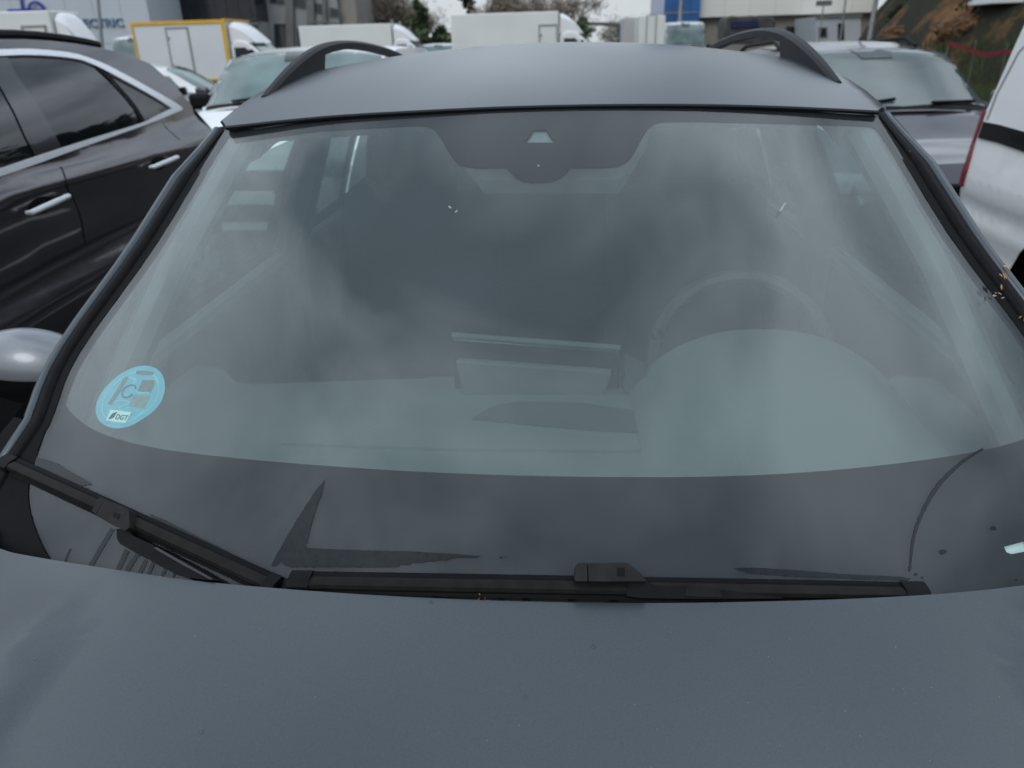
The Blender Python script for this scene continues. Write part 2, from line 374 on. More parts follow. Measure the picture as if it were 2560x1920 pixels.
for x0, x1, y1 in ((715, 734, 118), (768, 786, 116), (806, 816, 116)):
    onwall('pilaster', [(x0, -60), (x1, -60), (x1+4, y1), (x0+4, y1)], Yc-.002, DGREY, b, .25)
for p in ([(685, 60), (718, 60), (718, 118), (688, 118)], [(742, 70), (764, 70), (764, 118), (744, 118)]): onwall('doorway', p, Yc-.002, WIN, b, .04)
onwall('string_course', [(775, 52), (846, 56), (846, 60), (775, 57)], Yc-.26, DGREY, b, .05)
onwall('parapet', [(520, 60), (668, 70), (668, 74), (520, 66)], Yc-.27, DGREY, b, .1)
# low wall with dark fence behind yellow van
# white building on the right
Yw = 60
b = empty('warehouse', (atY(1900, 60, Yw).x, Yw, 0)); tag(b, 'long cream warehouse with blue glass corner behind the white vans', 'building')
xa, xb = atY(1748, 30, Yw).x, atY(2192, 30, Yw).x
zt = atY(1900, 40, Yw).z
box('upper_wall', ((xa+xb)/2, Yw+8, (zt+14)/2), (xb-xa, 16, 14-zt), CREAM, b)
pw = (xb-xa)/7
for i in range(7):
    for j in range(4): box('cladding_panel', (xa+pw*(i+.5), Yw-.03, zt+.02+1.25+j*2.5), (pw-.02, .05, 2.475), CREAM, b)
box('lower_wall', ((xa+xb)/2, Yw+8.6, zt/2-.01), (xb-xa-.02, 16, zt-.02), TAUPE, b)
for p, m in (([(1965, 66), (1986, 66), (1986, 86), (1965, 86)], WIN), ([(2008, 62), (2042, 60), (2042, 118), (2008, 118)], WHITE), ([(1945, 70), (1958, 70), (1958, 90), (1945, 90)], CONC)):
    f = onwall('window' if m is not WHITE else 'door', p, Yw+.59, m, b, .06)
xe, xf = atY(1660, 30, Yw-1).x, atY(1748, 30, Yw-1).x
box('corner_tower', ((xe+xf)/2, Yw+4, 8.0), (xf-xe-.03, 9.6, 11.4), BLUEP, b)
for i in range(5): box('mullion', (xe+(xf-xe)*i/4.05+.05, Yw-.84, 8), (.07, .07, 11.2), STEEL if i in (2,) else BLUEP, b)
for i in range(5): box('pane_rail', ((xe+xf)/2, Yw-.845, 3.5+2.1*i), (xf-xe-.04, .05, .07), STEEL, b)
b = empty('annex', (atY(2090, 70, 55).x, 55, 0)); tag(b, 'small pale annex with a window and a dark door at the foot of the slope', 'building')
onw = px_poly([(2040, 42), (2152, 40), (2152, 112), (2040, 116)], 55)
prism('wall', onw, 1, 55, 60, PLASTER, b)
f = onwall('window', [(2046, 68), (2068, 68), (2068, 94), (2046, 94)], 55, DGREY, b, .05); onwall('pane', [(2049, 71), (2065, 71), (2065, 91), (2049, 91)], 54.95, WIN, f, .02)
onwall('door', [(2094, 58), (2110, 58), (2110, 100), (2094, 100)], 55, WIN, b, .05)
onwall('roof_edge', [(2036, 37), (2156, 35), (2156, 42), (2036, 44)], 54.9, DGREY, b, .1)
# dark covered pile / transporter in front of warehouse
Yp = 45; A = atY(1812, 72, Yp); B = atY(1938, 40, Yp)
t = empty('covered_load', (A.x, Yp, 0)); tag(t, 'dark tarpaulin-covered load with a blue lower edge before the cream warehouse', 'load')
rr = random.Random(3)
pts = [(1812, 110), (1812, 62), (1818, 44), (1830, 39), (1850, 42), (1880, 39), (1905, 43), (1925, 41), (1938, 48), (1940, 60), (1936, 70), (1936, 110)]
prism('cover', px_poly(pts, Yp), 1, Yp, Yp+2.2, mat('dark_tarpaulin', (.06, .06, .055), .7, noise=(2, .6, 5)), t, bev=.08)
onwall('blue_side', [(1826, 54), (1895, 52), (1895, 68), (1826, 70)], Yp-.01, mat('navy_side', (.01, .02, .09), .4, noise=(2, .2, 3)), t, .08)
# poles and lamps
def pole(px0, py0, px1, py1, Y, r, label, group='lamp posts', head=None):
    a, b_ = atY(px0, py0, Y), atY(px1, py1, Y)
    d = (a-b_); d = d/d.z; base = Vector((b_.x-d.x*b_.z, Y, 0)); top = base+d*9; 
    root = empty('lamp_post', base); tag(root, label, 'lamp post', group)
    tube('pole', [base, base+d*4, top], [r*1.2, r, r*.75], STEEL, root, n=10)
    box('base_plate', base+Vector((0, 0, .03)), (r*5, r*5, .06), STEEL, root)
    box('lamp_head', top+Vector((.5, 0, .05)), (1.1, .3, .12), STEEL, root, bev=.03)
    return root
pole(245, 0, 254, 100, 38, .075, 'grey lamp post standing before the lettered wall')
pole(2190, 0, 2174, 98, 30, .075, 'pale lamp post at the foot of the earth slope')
pole(1703, 0, 1696, 100, 40, .07, 'thin lamp post before the blue glass corner')
pole(2114, 0, 2106, 60, 50, .05, 'thinnest post before the cream warehouse wall')
a = atY(2060, 8, 52)
s_ = empty('round_sign', (a.x, 52, 0)); tag(s_, 'small dark sign on a post before the cream wall', 'sign')
box('sign_plate', a, (.9, .06, .28), DGREY, s_); tube('post', [(a.x, 52.05, 0), (a.x, 52.05, a.z)], .04, STEEL, s_)
# flat canopy roof in the far middle
Yk = 60; t = empty('canopy', (atY(1500, 60, Yk).x, Yk, 0)); tag(t, 'thin dark flat canopy roof far behind, right of the big box van', 'canopy')
onwall('roof', [(1448, 57), (1558, 60), (1558, 67), (1448, 62)], Yk, DGREY, t, 3)
for x in (1462, 1550): p = atY(x, 60, Yk-1); tube('post', [(p.x, Yk-1, 0), (p.x, Yk-1, p.z)], .08, STEEL, t)
# low white wall / far horizon band
FENCE = mat('pale_perimeter_wall', (.55, .56, .55), .8, noise=(.5, .06, 5))
t = box('boundary_wall', (0, 66, .75), (60, .2, 1.5), FENCE); tag(t, 'long pale boundary wall far behind the vans', 'wall')

# ------------------------------------------------------------------ hillside
def footx(y): return 11.8+.325*max(y-35, 0)-.10*max(0, 14-y)
def hill(x, y):
    foot = footx(y)+.6*math.sin(y*.35)
    d = x-foot
    if d < 0: return -.3
    h = 3.4*(1-math.exp(-d/2.6))*1.25+.42*d
    h += .35*math.sin(x*1.7+y*.9)*min(1, d/2)+.25*math.sin(y*2.3+x)*min(1, d/2)+.14*math.sin(y*5.1+x*4)*min(1, d)
    h = min(h, 16+.1*math.sin(x))
    return h*sst((y-2)/16) if y < 18 else h
EARTH = mixmat('orange_earth_and_scrub', (.22, .11, .045), (.030, .030, .020), .42, .44, .06, 9)
hg = grid('hillside', lambda u, v: Vector((u, v, hill(u, v))), [9.5+.5*i for i in range(120)], [-20+1.0*i for i in range(115)], EARTH, smooth=True); hg['kind'] = 'structure'
# scrub / grass stuff
def leafcloud(bm, c, rad, n, size, rr, squash=.8, up=False):
    for _ in range(n):
        while 1:
            p = Vector((rr.uniform(-1, 1), rr.uniform(-1, 1), rr.uniform(-1, 1)))
            if p.length < 1: break
        p = p*(.55+.45*rr.random())
        p = Vector((p.x*rad, p.y*rad, p.z*rad*squash))+c
        s = size*rr.uniform(.6, 1.4); a = Vector((rr.gauss(0, 1), rr.gauss(0, 1), rr.gauss(0, 1))).normalized(); b_ = a.orthogonal().normalized()
        c2 = a.cross(b_)
        bm.faces.new([bm.verts.new(p+b_*s), bm.verts.new(p+c2*s*.5), bm.verts.new(p-b_*s), bm.verts.new(p-c2*s*.5)])
def foliage(name, dark, light, scale=.8):
    m = mixmat(name, dark, light, scale, .5, .12, 4); m.node_tree.nodes['Principled BSDF'].inputs['Roughness'].default_value = .7; return m
F_DARK = foliage('dark_evergreen_leaves', (.012, .018, .008), (.035, .045, .018)); F_OLIVE = foliage('olive_leaves', (.03, .035, .015), (.075, .075, .035))
F_BROWN = foliage('dry_brown_twigs', (.20, .165, .13), (.34, .29, .24)); F_CON = foliage('conifer_leaves', (.06, .085, .042), (.11, .15, .075)); BARK = BARK_ = mat('bark', (.17, .14, .11), .9, noise=(4, .3, 5))
def leafy(name, x, y, z, h, rad, n, m, label, group, cat='tree', conic=False, seed=0, parts=True, size=.22, low=.25):
    rr = random.Random(seed); root = empty(name, (x, y, z)); tag(root, label, cat, group)
    bm = bmesh.new(); base = Vector((x, y, z))
    nc = 16
    for i in range(nc):
        t = low+(1-low)*(i+.5)/nc
        rr_ = rad*((1-t)*1.15+.05 if conic else (.45+.75*math.sin(math.pi*min(1, (t-low)/(1-low)*.85+.12))))
        ang = rr.uniform(0, 6.28); off_ = rr_*rr.uniform(.1, .6)
        leafcloud(bm, base+Vector((math.cos(ang)*off_, math.sin(ang)*off_, h*t)), rr_*rr.uniform(.45, .75), n//nc, size, rr, .7)
    finish(bm, 'crown', m, root, smooth=False)
    bm = bmesh.new()
    tube('trunk', [base+Vector((0, 0, -.5)), base+Vector((.1, 0, h*.4)), base+Vector((0, .1, h*.92))], [h*.022, h*.016, h*.004], BARK, root, n=7)
    return root
rr = random.Random(5)
ORD = ['nearest', 'second nearest', 'third nearest', 'fourth nearest', 'fifth nearest', 'sixth nearest', 'seventh nearest', 'eighth nearest', 'ninth nearest', 'tenth nearest', 'eleventh nearest', 'twelfth nearest', 'thirteenth nearest', 'fourteenth nearest', 'fifteenth nearest', 'sixteenth nearest', 'farthest']
def tree_label(i):
    k = (i-1)//3*2+(i % 3)-1 if i % 3 else i//3
    return ('%s dark evergreen tree on the earth slope' if i % 3 else '%s olive green tree on the earth slope') % (ORD[k] if (k < 16 and (i % 3 or k < 8)) else 'farthest')
places = ['near the top of the slope', 'halfway up the slope', 'on the crest of the slope']
for i in range(26):
    y = 12+i*2.5+rr.uniform(-1, 1); d = rr.uniform(4.5, 12); x = footx(y)+.5+d
    leafy('hillside_tree', x, y, hill(x, y)-.3, rr.uniform(6, 9.5), rr.uniform(2.2, 3.4), 1900, F_DARK if i % 3 else F_OLIVE, tree_label(i), 'dark trees on the slope' if i % 3 else 'olive trees on the slope', seed=i, size=.20)
sb = bmesh.new(); rs_ = random.Random(9)
for i in range(900):
    y = rs_.uniform(12, 70); d = rs_.uniform(.6, 13)**1.0; x = footx(y)+.5+d
    if rs_.random() > min(1, .06+(d/3.5)**2*.6): continue
    leafcloud(sb, Vector((x, y, hill(x, y)+.2)), rs_.uniform(.35, 1.1), 75, .10, rs_, .7)
tag(finish(sb, 'scrub', F_DARK, smooth=False), 'low dark scrub spread over the earth slope', 'scrub', kind='stuff')
gbm = bmesh.new()
for i in range(9000):
    y = rs_.uniform(14, 40); x = 11.6+.6*math.sin(y*.35)+rs_.uniform(-1.3, .9); z = max(0, hill(x, y)); hgt = rs_.uniform(.15, .4)
    dx_ = rs_.uniform(-.1, .1); gbm.faces.new([gbm.verts.new((x-.02, y, z)), gbm.verts.new((x+.02, y, z)), gbm.verts.new((x+dx_, y, z+hgt))])
tag(finish(gbm, 'grass', mat('roadside_grass', (.06, .085, .03), .8, noise=(2, .3, 3)), smooth=False), 'rough green grass at the foot of the slope', 'grass', kind='stuff')
ROCK = mat('ochre_rock', (.16, .09, .045), .9, noise=(2.5, .35, 6), bump=(3, .6, .1)); ROCKP = mat('pale_rock', (.55, .54, .52), .9, noise=(3, .1, 5))
def rock(px, py, Y, r, m, label, grp='bare rocks on the slope'):
    d_ = ray(px, py); t_ = 8
    while t_ < 90 and (CAM+d_*t_).z > hill((CAM+d_*t_).x, (CAM+d_*t_).y): t_ += .1
    p = CAM+d_*t_; Y = p.y; rr = random.Random(int(px*7+py)); bm = bmesh.new(); bmesh.ops.create_icosphere(bm, subdivisions=4, radius=r)
    from mathutils import noise as ns
    for v in bm.verts:
        k = 1+.45*ns.noise(v.co*1.3/r+Vector((px, py, 0)))+.2*ns.noise(v.co*3.5/r+Vector((0, px, py)))+.16*ns.noise(v.co*9/r); k *= .75; v.co = Vector((v.co.x*k, v.co.y*k*.8, v.co.z*k*.9))
    o = finish(bm, 'rock', m, smooth=False); o.location = (p.x, Y, p.z-.25*r); o.scale = (1.25, 1, .75); tag(o, label, 'rock', grp)
rock(2245, 78, 30, .62, ROCK, 'ochre rock low on the slope beside the pale lamp post'); rock(2225, 100, 28, .4, ROCK, 'small ochre rock at the slope foot')
rock(2395, 65, 27, .75, ROCK, 'tall ochre rock face halfway up the slope'); rock(2430, 45, 29, .6, ROCK, 'ochre rock above the rock face'); rock(2355, 60, 28, .35, ROCK, 'small ochre rock left of the rock face')
rock(2452, 102, 23, .14, ROCKP, 'small white rock lying on the dark slope'); rock(2150, 84, 36, .5, ROCK, 'ochre rock at the left end of the slope'); rock(2105, 98, 38, .4, ROCK, 'lowest ochre rock at the left end of the slope')
# red safety netting
NET = mat('red_safety_netting', (.24, .025, .04), .7, noise=(6, .3, 4))
t = empty('safety_netting', (atY(2440, 120, 24).x, 24, 0)); tag(t, 'sagging red plastic safety netting along the foot of the slope', 'netting')
bm = bmesh.new(); top = catmull([(2370, 103), (2410, 113), (2440, 126), (2480, 130), (2520, 124), (2600, 138)], 5); 
for i in range(len(top)-1):
    for j in range(4):
        f0, f1 = j/4, (j+.72)/4
        q = [atY(top[i][0], top[i][1]+12*f0, 24), atY(top[i+1][0], top[i+1][1]+12*f0, 24), atY(top[i+1][0], top[i+1][1]+12*f1, 24), atY(top[i][0], top[i][1]+12*f1, 24)]
        bm.faces.new([bm.verts.new(p) for p in q])
for i in range(0, len(top)-1):
    x, y = top[i]; q = [atY(x, y, 24), atY(x+1.6, y, 24), atY(x+1.6, y+12, 24), atY(x, y+12, 24)]; bm.faces.new([bm.verts.new(p+Vector((0, -.01, 0))) for p in q])
o = finish(bm, 'net', NET, t, smooth=False); so_ = o.modifiers.new('t', 'SOLIDIFY'); so_.thickness = .01
for x in (2372, 2440, 2520): p = atY(x, 112, 24); tube('stake', [(p.x, 24.03, -.1), (p.x, 24.03, p.z+.05)], .012, BARK, t)
p = atY(2545, 2, 26); tag(box('white_shed', (p.x+.2, 27, p.z+.35), (1.6, 1.6, .8), WHITE, bev=.03), 'corner of a white cabin on the slope, top right corner', 'cabin')

# ------------------------------------------------------------------ trees
def bare(name, px, Y, h, spread, label, group, seed, m=F_BROWN, depth=6, lean=0, fuzz=2600, size=.10, ground=0, startz=.22):
    rr = random.Random(seed); bx = atY(px, 60, Y).x; root = empty(name, (bx, Y, ground)); tag(root, label, 'tree', group)
    bt = bmesh.new(); bb = bmesh.new(); tips = []
    def seg(bm, a, b_, r0_, r1_, n=4):
        t = (b_-a).normalized(); s = t.orthogonal().normalized(); q = t.cross(s)
        A_ = [bm.verts.new(a+(s*math.cos(2*math.pi*k/n)+q*math.sin(2*math.pi*k/n))*r0_) for k in range(n)]
        B_ = [bm.verts.new(b_+(s*math.cos(2*math.pi*k/n)+q*math.sin(2*math.pi*k/n))*r1_) for k in range(n)]
        for k in range(n): bm.faces.new((A_[k], A_[(k+1) % n], B_[(k+1) % n], B_[k]))
    def grow(p, d, L, r, lev):
        q = p+d*L; seg(bt if lev < 3 else bb, p, q, r, r*.7, 6 if lev < 2 else 3)
        if lev >= depth: tips.append(q); return
        if lev > 2: tips.append(q)
        for _ in range(3 if lev < 3 else rr.choice((2, 3))):
            nd = (d+Vector((rr.gauss(0, spread), rr.gauss(0, spread), rr.gauss(.05, spread*.6)))).normalized()
            grow(p+d*L*rr.uniform(.55, 1), nd, L*rr.uniform(.6, .85), r*.6, lev+1)
    grow(Vector((bx, Y, ground)), Vector((lean, 0, 1)).normalized(), h*startz, h*.022, 0)
    for _ in range(fuzz):
        p = rr.choice(tips)+Vector((rr.gauss(0, .3), rr.gauss(0, .3), rr.gauss(0, .3))); a = Vector((rr.gauss(0, 1), rr.gauss(0, 1), rr.gauss(0, 1))).normalized(); b_ = a.orthogonal().normalized(); s = size*rr.uniform(.5, 1.6)
        bb.faces.new([bb.verts.new(p-a*s*2), bb.verts.new(p+b_*s*.25), bb.verts.new(p+a*s*2), bb.verts.new(p-b_*s*.25)])
    finish(bt, 'trunk', BARK, root, smooth=False); finish(bb, 'crown', m, root, smooth=False)
    return root
bare('bare_tree', 975, 58, 9.5, .42, 'large brown leafless tree above the dark conifer', None, 11, fuzz=3400, size=.10)
bare('bare_tree', 1060, 60, 8.5, .42, 'brown leafless tree right behind the dark conifer', None, 17, fuzz=2200, size=.10)
bare('bare_tree', 1260, 56, 8.2, .5, 'low brown leafless tree just above the big box van', None, 12, fuzz=2600, size=.13)
bare('bare_tree', 1340, 58, 8.6, .5, 'brown leafless tree above the right end of the big box van', None, 19, fuzz=3000, size=.13)
bare('bare_tree', 1428, 50, 9, .38, 'thin grey leafless tree at the front end of the big box van', None, 13, fuzz=1000, size=.10)
bare('bare_tree', 1545, 62, 5.6, .45, 'small hazy leafless tree behind the dark canopy', None, 14, fuzz=1500, size=.09)
bare('bare_tree', 1600, 66, 5.0, .45, 'small leafless tree behind the white containers', None, 15, fuzz=1200, size=.09)
bare('bare_tree', 905, 60, 8.6, .4, 'leafless tree between the concrete building and the conifer', None, 16, fuzz=2600, size=.12)
p = atY(1048, 60, 52); leafy('conifer', p.x, 52, 0, 4.7, 1.9, 4200, F_CON, 'broad dark green conifer left of the big box van', None, seed=40, size=.16, conic=True, low=.12)
p = atY(1110, 60, 54); leafy('conifer', p.x, 54, 0, 2.9, 1.2, 1500, F_CON, 'small green shrub beside the big box van', None, seed=41, size=.16, low=.12, cat='shrub')
p = atY(1176, 60, 62); leafy('cypress', p.x, 62, 0, 9, .75, 3600, F_DARK, 'narrow dark cypress rising above the big box van', None, seed=42, size=.14, conic=False, low=.08)
p = atY(1455, 60, 44); leafy('shrub', p.x, 44, 0, 2.9, .7, 900, F_CON, 'green shrub at the nose of the big box van', None, cat='shrub', seed=43, size=.12, low=.2)
p = atY(1560, 90, 48); leafy('shrub', p.x, 48, 0, 2.0, .7, 700, F_CON, 'low green shrub left of the white containers', None, cat='shrub', seed=44, size=.12, low=.2)

# ------------------------------------------------------------------ BOX VANS
def boxvan(xl, xr, ytop, Y, label, ztop=2.9, edge=None, door=None, cabh=None, body=None, cabmat=None, group='white box vans parked behind', dd=2.1, fair=True, fl=1.0):
    A, B = atY(xl, ytop, Y), atY(xr, ytop, Y); L = B.x-A.x; zt = (A.z+B.z)/2; zb = .85; cm = cabmat or WHITE
    root = empty('box_van', ((A.x+B.x)/2, Y+dd/2, 0)); tag(root, label, 'van', group)
    box('cargo_box', ((A.x+B.x)/2, Y+dd/2, (zt+zb)/2), (L, dd, zt-zb), body or WHITE_BOX, root, bev=.03)
    if edge:
        for nm, c, s in (('edge_trim', ((A.x+B.x)/2, Y-.012, zt-.045), (L+.04, .05, .11)), ('edge_trim', (A.x+.03, Y-.014, (zt+zb)/2), (.07, .05, zt-zb)), ('edge_trim', (B.x-.05, Y-.014, (zt+zb)/2), (.13, .05, zt-zb)), ('edge_trim', ((A.x+B.x)/2, Y-.012, zb+.04), (L, .05, .08))):
            box(nm, c, s, edge, root, bev=.01)
        box('edge_trim', (B.x-.02, Y+dd/2, zt+.005), (.12, dd, .06), edge, root)
    if door:
        a, b_ = atY(door[0], door[2], Y), atY(door[1], door[2], Y); z0 = zb+.1; z1 = (a.z+b_.z)/2
        w = .045
        d = box('side_door', ((a.x+b_.x)/2, Y-.008, (z0+z1)/2), (b_.x-a.x-w, .03, z1-z0-w), body or WHITE_BOX, root)
        for c, s in (((a.x, Y-.02, (z0+z1)/2), (w, .04, z1-z0)), ((b_.x, Y-.02, (z0+z1)/2), (w, .04, z1-z0)), (((a.x+b_.x)/2, Y-.021, z1), (b_.x-a.x+w, .04, w*1.3))): box('door_frame', c, s, GREYLINE, d)
        for z in (z0+.4, z1-.3): box('hinge', (a.x+.04, Y-.045, z), (.09, .02, .07), GREYLINE, d)
    xR = B.x+.04; X_ = lambda l: [(xR+(x-xR)*fl, z) for x, z in l]
    cab = [(xR, .5), (xR, 1.95), (xR+.25, 2.08), (xR+.55, 2.04), (xR+1.15, 1.52), (xR+1.75, 1.22), (xR+2.0, 1.0), (xR+2.05, .5)]
    c = prism('cab', X_(cab), 1, Y+.08, Y+dd-.1, cm, root, bev=.06)
    prism('cab_window', X_([(xR+.12, 1.35), (xR+.14, 1.85), (xR+.50, 1.85), (xR+.95, 1.42), (xR+.95, 1.35)]), 1, Y+.06, Y+.085, WIN, root)
    prism('windscreen', X_([(xR+.60, 2.015), (xR+1.13, 1.555), (xR+1.15, 1.57), (xR+.62, 2.03)]), 1, Y+.2, Y+dd-.22, PALE_GLASS, root)
    if fair:
        grid('roof_fairing', lambda u, v: Vector((xR+.02+.78*fl*u, Y+.12+(dd-.28)*v+(.14*u if v < .5 else -.14*u), 1.98+(zt-2.02)*(1-u**1.7)*(1-.25*(2*v-1)**4))), lins(0, 1, 12), lins(0, 1, 12), cm, root)
        prism('fairing_side', [(xR+.02, 2.0), (xR+.02, zt-.2)]+[(xR+.02+.78*fl*u, 1.98+(zt-2.02)*(1-u**1.7)*.75) for u in lins(.1, 1, 9)], 1, Y+.13, Y+.16, cm, root)
    for x in (A.x+.9, xR+1.25*fl):
        for y in (Y+.12, Y+dd-.12):
            bm = bmesh.new(); bmesh.ops.create_cone(bm, segments=24, radius1=.34, radius2=.34, depth=.22, cap_ends=True); bmesh.ops.rotate(bm, matrix=Matrix.Rotation(R(90), 3, 'X'), verts=bm.verts); bmesh.ops.translate(bm, vec=(x, y, .34), verts=bm.verts)
            wh = finish(bm, 'wheel', TYRE, root); box('rim', (x, y-.115 if y < Y+1 else y+.115, .34), (.26, .012, .26), RIM, wh, bev=.08)
    box('chassis', ((A.x+xR)/2, Y+dd/2, .68), (L-.1, dd*.5, .26), BLACK_TRIM, root)
    box('door_mirror', (xR+.75*fl, Y-.08, 1.62), (.12, .2, .32), BLACK_TRIM, root, bev=.03)
    return root
boxvan(325, 560, 53, 27, 'white box van edged in yellow with a tall side door', edge=YELLOW, door=(414, 468, 70), body=mat('white_panel_cool', (.72, .75, .76), .4, noise=(.8, .04, 6)))
boxvan(1125, 1396, 32, 28, 'big plain cream-white box van above the middle of the car roof', door=(1348, 1392, 63))
boxvan(745, 976, 62, 34, 'plain white box van behind the left roof rail')
boxvan(-150, 118, 30, 20.5, 'white box van with a sloped fairing below the blue emblem, far left', door=(56, 113, 66), dd=1.4, fl=.6)
# two tall white containers
for x0, x1, yt, Y, lb, mt in ((1560, 1598, 44, 37, 'greyish tall container left of the white one', mat('grey_white_panel', (.50, .50, .49), .6, noise=(1, .1, 5))), (1600, 1664, 40, 34, 'white tall container with a door outline beside the blue glass corner', WHITE_BOX)):
    A, B = atY(x0, yt, Y), atY(x1, yt, Y); root = empty('container', ((A.x+B.x)/2, Y+1, 0)); tag(root, lb, 'container')
    box('shell', ((A.x+B.x)/2, Y+1.2, A.z/2+.05), (B.x-A.x, 2.4, A.z-.1), mt, root, bev=.02)
    if x0 == 1600:
        for c in (1617, 1640): p = atY(c, 50, Y); box('door_frame', (p.x, Y-.02, 1.4), (.035, .03, 2.5), GREYLINE, root)
        p, q = atY(1617, 52, Y), atY(1640, 52, Y); box('door_frame', ((p.x+q.x)/2, Y-.021, 2.66), (q.x-p.x, .03, .035), GREYLINE, root)
    for k in range(5): box('rib', (A.x+(B.x-A.x)*(k+.5)/5, Y-.008, 1.4), (.02, .016, 2.4), mt, root)

# ------------------------------------------------------------------ generic cars (front towards local -y)
def smooth_interp(xs, ys, x):
    if x <= xs[0]: return ys[0]
    for i in range(len(xs)-1):
        if x <= xs[i+1]: t = (x-xs[i])/(xs[i+1]-xs[i]); t = t*t*(3-2*t); return ys[i]*(1-t)+ys[i+1]*t
    return ys[-1]
def lin(xs, ys, x):
    if x <= xs[0]: return ys[0]
    for i in range(len(xs)-1):
        if x <= xs[i+1]: t = (x-xs[i])/(xs[i+1]-xs[i]); return ys[i]*(1-t)+ys[i+1]*t
    return ys[-1]
def make_car(name, loc, yaw, label, cat, paint, L=4.4, W=1.82, H=1.62, belt=1.02, rails=False, group=None, ws0=-1.05, ws1=-.30, roof_end=1.45, glassm=None, paper=False, van=False):
    root = empty(name, loc, yaw); tag(root, label, cat, group); gm = glassm or PALE_GLASS
    h = L/2
    top = lambda y: smooth_interp([-h, -h+.10, -h+.5, ws0, h-.5, h], [.62, .80, .88, belt-.02, belt+.03, belt-.05], y)
    hw = lambda y: W/2*(1-.20*max(0, (abs(y)-(h-.9))/.9)**2.2)
    def body(u, y):
        w_ = hw(y); t = top(y); P = [(.90, .22), (.97, .32), (1.0, .50), (1.0, .72), (.985, t-.10), (.95, t-.03), (.86, t), (.5, t+.02), (0, t+.028)]
        i = abs(u)*8; k = min(int(i), 7); f = i-k; P = P[::-1]
        x = P[k][0]*(1-f)+P[k+1][0]*f; z = P[k][1]*(1-f)+P[k+1][1]*f
        return Vector((math.copysign(x*w_, u), y, z))
    ys = sorted(set([round(v, 3) for v in lins(-h, h, 34)]))
    us = [i/8 for i in range(-8, 9)]
    bm = bmesh.new(); g = [[bm.verts.new(body(u, y)) for y in ys] for u in us]
    for i in range(len(us)-1):
        for j in range(len(ys)-1): bm.faces.new((g[i][j], g[i+1][j], g[i+1][j+1], g[i][j+1]))
    for j in (0, -1): bm.faces.new([g[i][j] for i in range(len(us))])
    bd = finish(bm, 'body', paint, root, keep=False, angle=35)
    re = h-.12
    rz = lambda y: lin([ws0, ws1, ws1+.45, .5, roof_end, re], [belt+.0, H-.07, H-.01, H, H-.06 if not van else H-.01, belt+.06 if not van else H-.12], y)
    rw = lambda y: W/2*(.70 if not van else .84)*(1-.06*max(0, y-.8))
    def cab(t, y):
        """t in -1..1 across; 0 centre of the roof, +-.62 roof edge, +-1 belt"""
        z1 = rz(y); a = abs(t); bw = hw(y)*.90; bz = belt-.01
        if a < .62: x = rw(y)*(a/.62); z = z1-.05*(a/.62)**3
        else:
            f = (a-.62)/.38; x = rw(y)+(bw-rw(y))*(f**.9); z = (z1-.05)*(1-f)+bz*f
        if y < ws1+.45: x *= 1-.03*(ws1+.45-y)*0
        return Vector((math.copysign(x, t), y-.14*(1-(a)**2)*(1 if y < ws1+.2 else 0)*min(1, max(0, (ws1+.2-y)/.3)), z))
    yc = sorted(set([ws0, ws1, ws1+.2, ws1+.45, roof_end, re]+[round(v, 3) for v in lins(ws0, re, 22)]))
    ts = [-1, -.9, -.8, -.7, -.62, -.52, -.4, -.2, 0, .2, .4, .52, .62, .7, .8, .9, 1]
    bm = bmesh.new(); g = [[bm.verts.new(cab(t, y)) for y in yc] for t in ts]
    for i in range(len(ts)-1):
        for j in range(len(yc)-1): bm.faces.new((g[i][j], g[i+1][j], g[i+1][j+1], g[i][j+1]))
    bm.faces.new([g[i][-1] for i in range(len(ts))])
    finish(bm, 'roof', paint, root, keep=False, angle=30)
    def S(u, v): return cab(u, v)
    def gp(nm, loop, m, o=.006, par=root): return patch(nm, [loop], S, o, m, par, (.07, .12), keep=False, nsign=1 if True else -1)
    def upsign(): 
        p = cab(0, .5); n = (cab(.01, .5)-p).cross(cab(0, .51)-p); return 1 if n.z > 0 else -1
    sg = upsign()
    def gpatch(nm, loop, m, o=.006): return patch(nm, [loop], S, o, m, root, (.07, .12), keep=False, nsign=sg)
    wsl = [(-.66, ws0+.10), (0, ws0+.045), (.66, ws0+.10), (.60, ws1-.01), (.5, ws1+.02), (0, ws1+.04), (-.5, ws1+.02), (-.60, ws1-.01)]
    gpatch('windscreen', wsl, gm)
    gpatch('sensor_housing', [(-.12, ws1-.12), (-.16, ws1+.03), (.16, ws1+.03), (.12, ws1-.12)], mat('shaded_band', (.04, .055, .056), .1, spec=.7, noise=(3, .2, 2)) if 'shaded_band' not in bpy.data.materials else bpy.data.materials['shaded_band'], .009)
    gpatch('scuttle_panel', [(-.62, ws0+.02), (.62, ws0+.02), (.66, ws0+.085), (0, ws0+.035), (-.66, ws0+.085)], BLACK_TRIM, .004)
    for s in (-1, 1):
        for a, b_ in ((ws1-.25, .28), (.36, 1.12), (1.2, min(1.75, re-.15))):
            ll = [(.97, a-(.18 if a < 0 else 0)), (.70, a+(.18 if a < 0 else .02)), (.70, b_-.02 if a < 1 else b_-.3), (.97, b_)]
            gpatch('side_window', [(s*t, y) for t, y in ll], TINT if a > .3 else gm)
    if rails:
        for s in (-1, 1): tube('roof_rail', [cab(s*.56, ws1+.35)+Vector((0, 0, .0)), cab(s*.56, ws1+.55)+Vector((0, 0, .05)), cab(s*.56, roof_end-.3)+Vector((0, 0, .05)), cab(s*.56, roof_end)+Vector((0, 0, .0))], .018, BLACK_TRIM, root, keep=False)
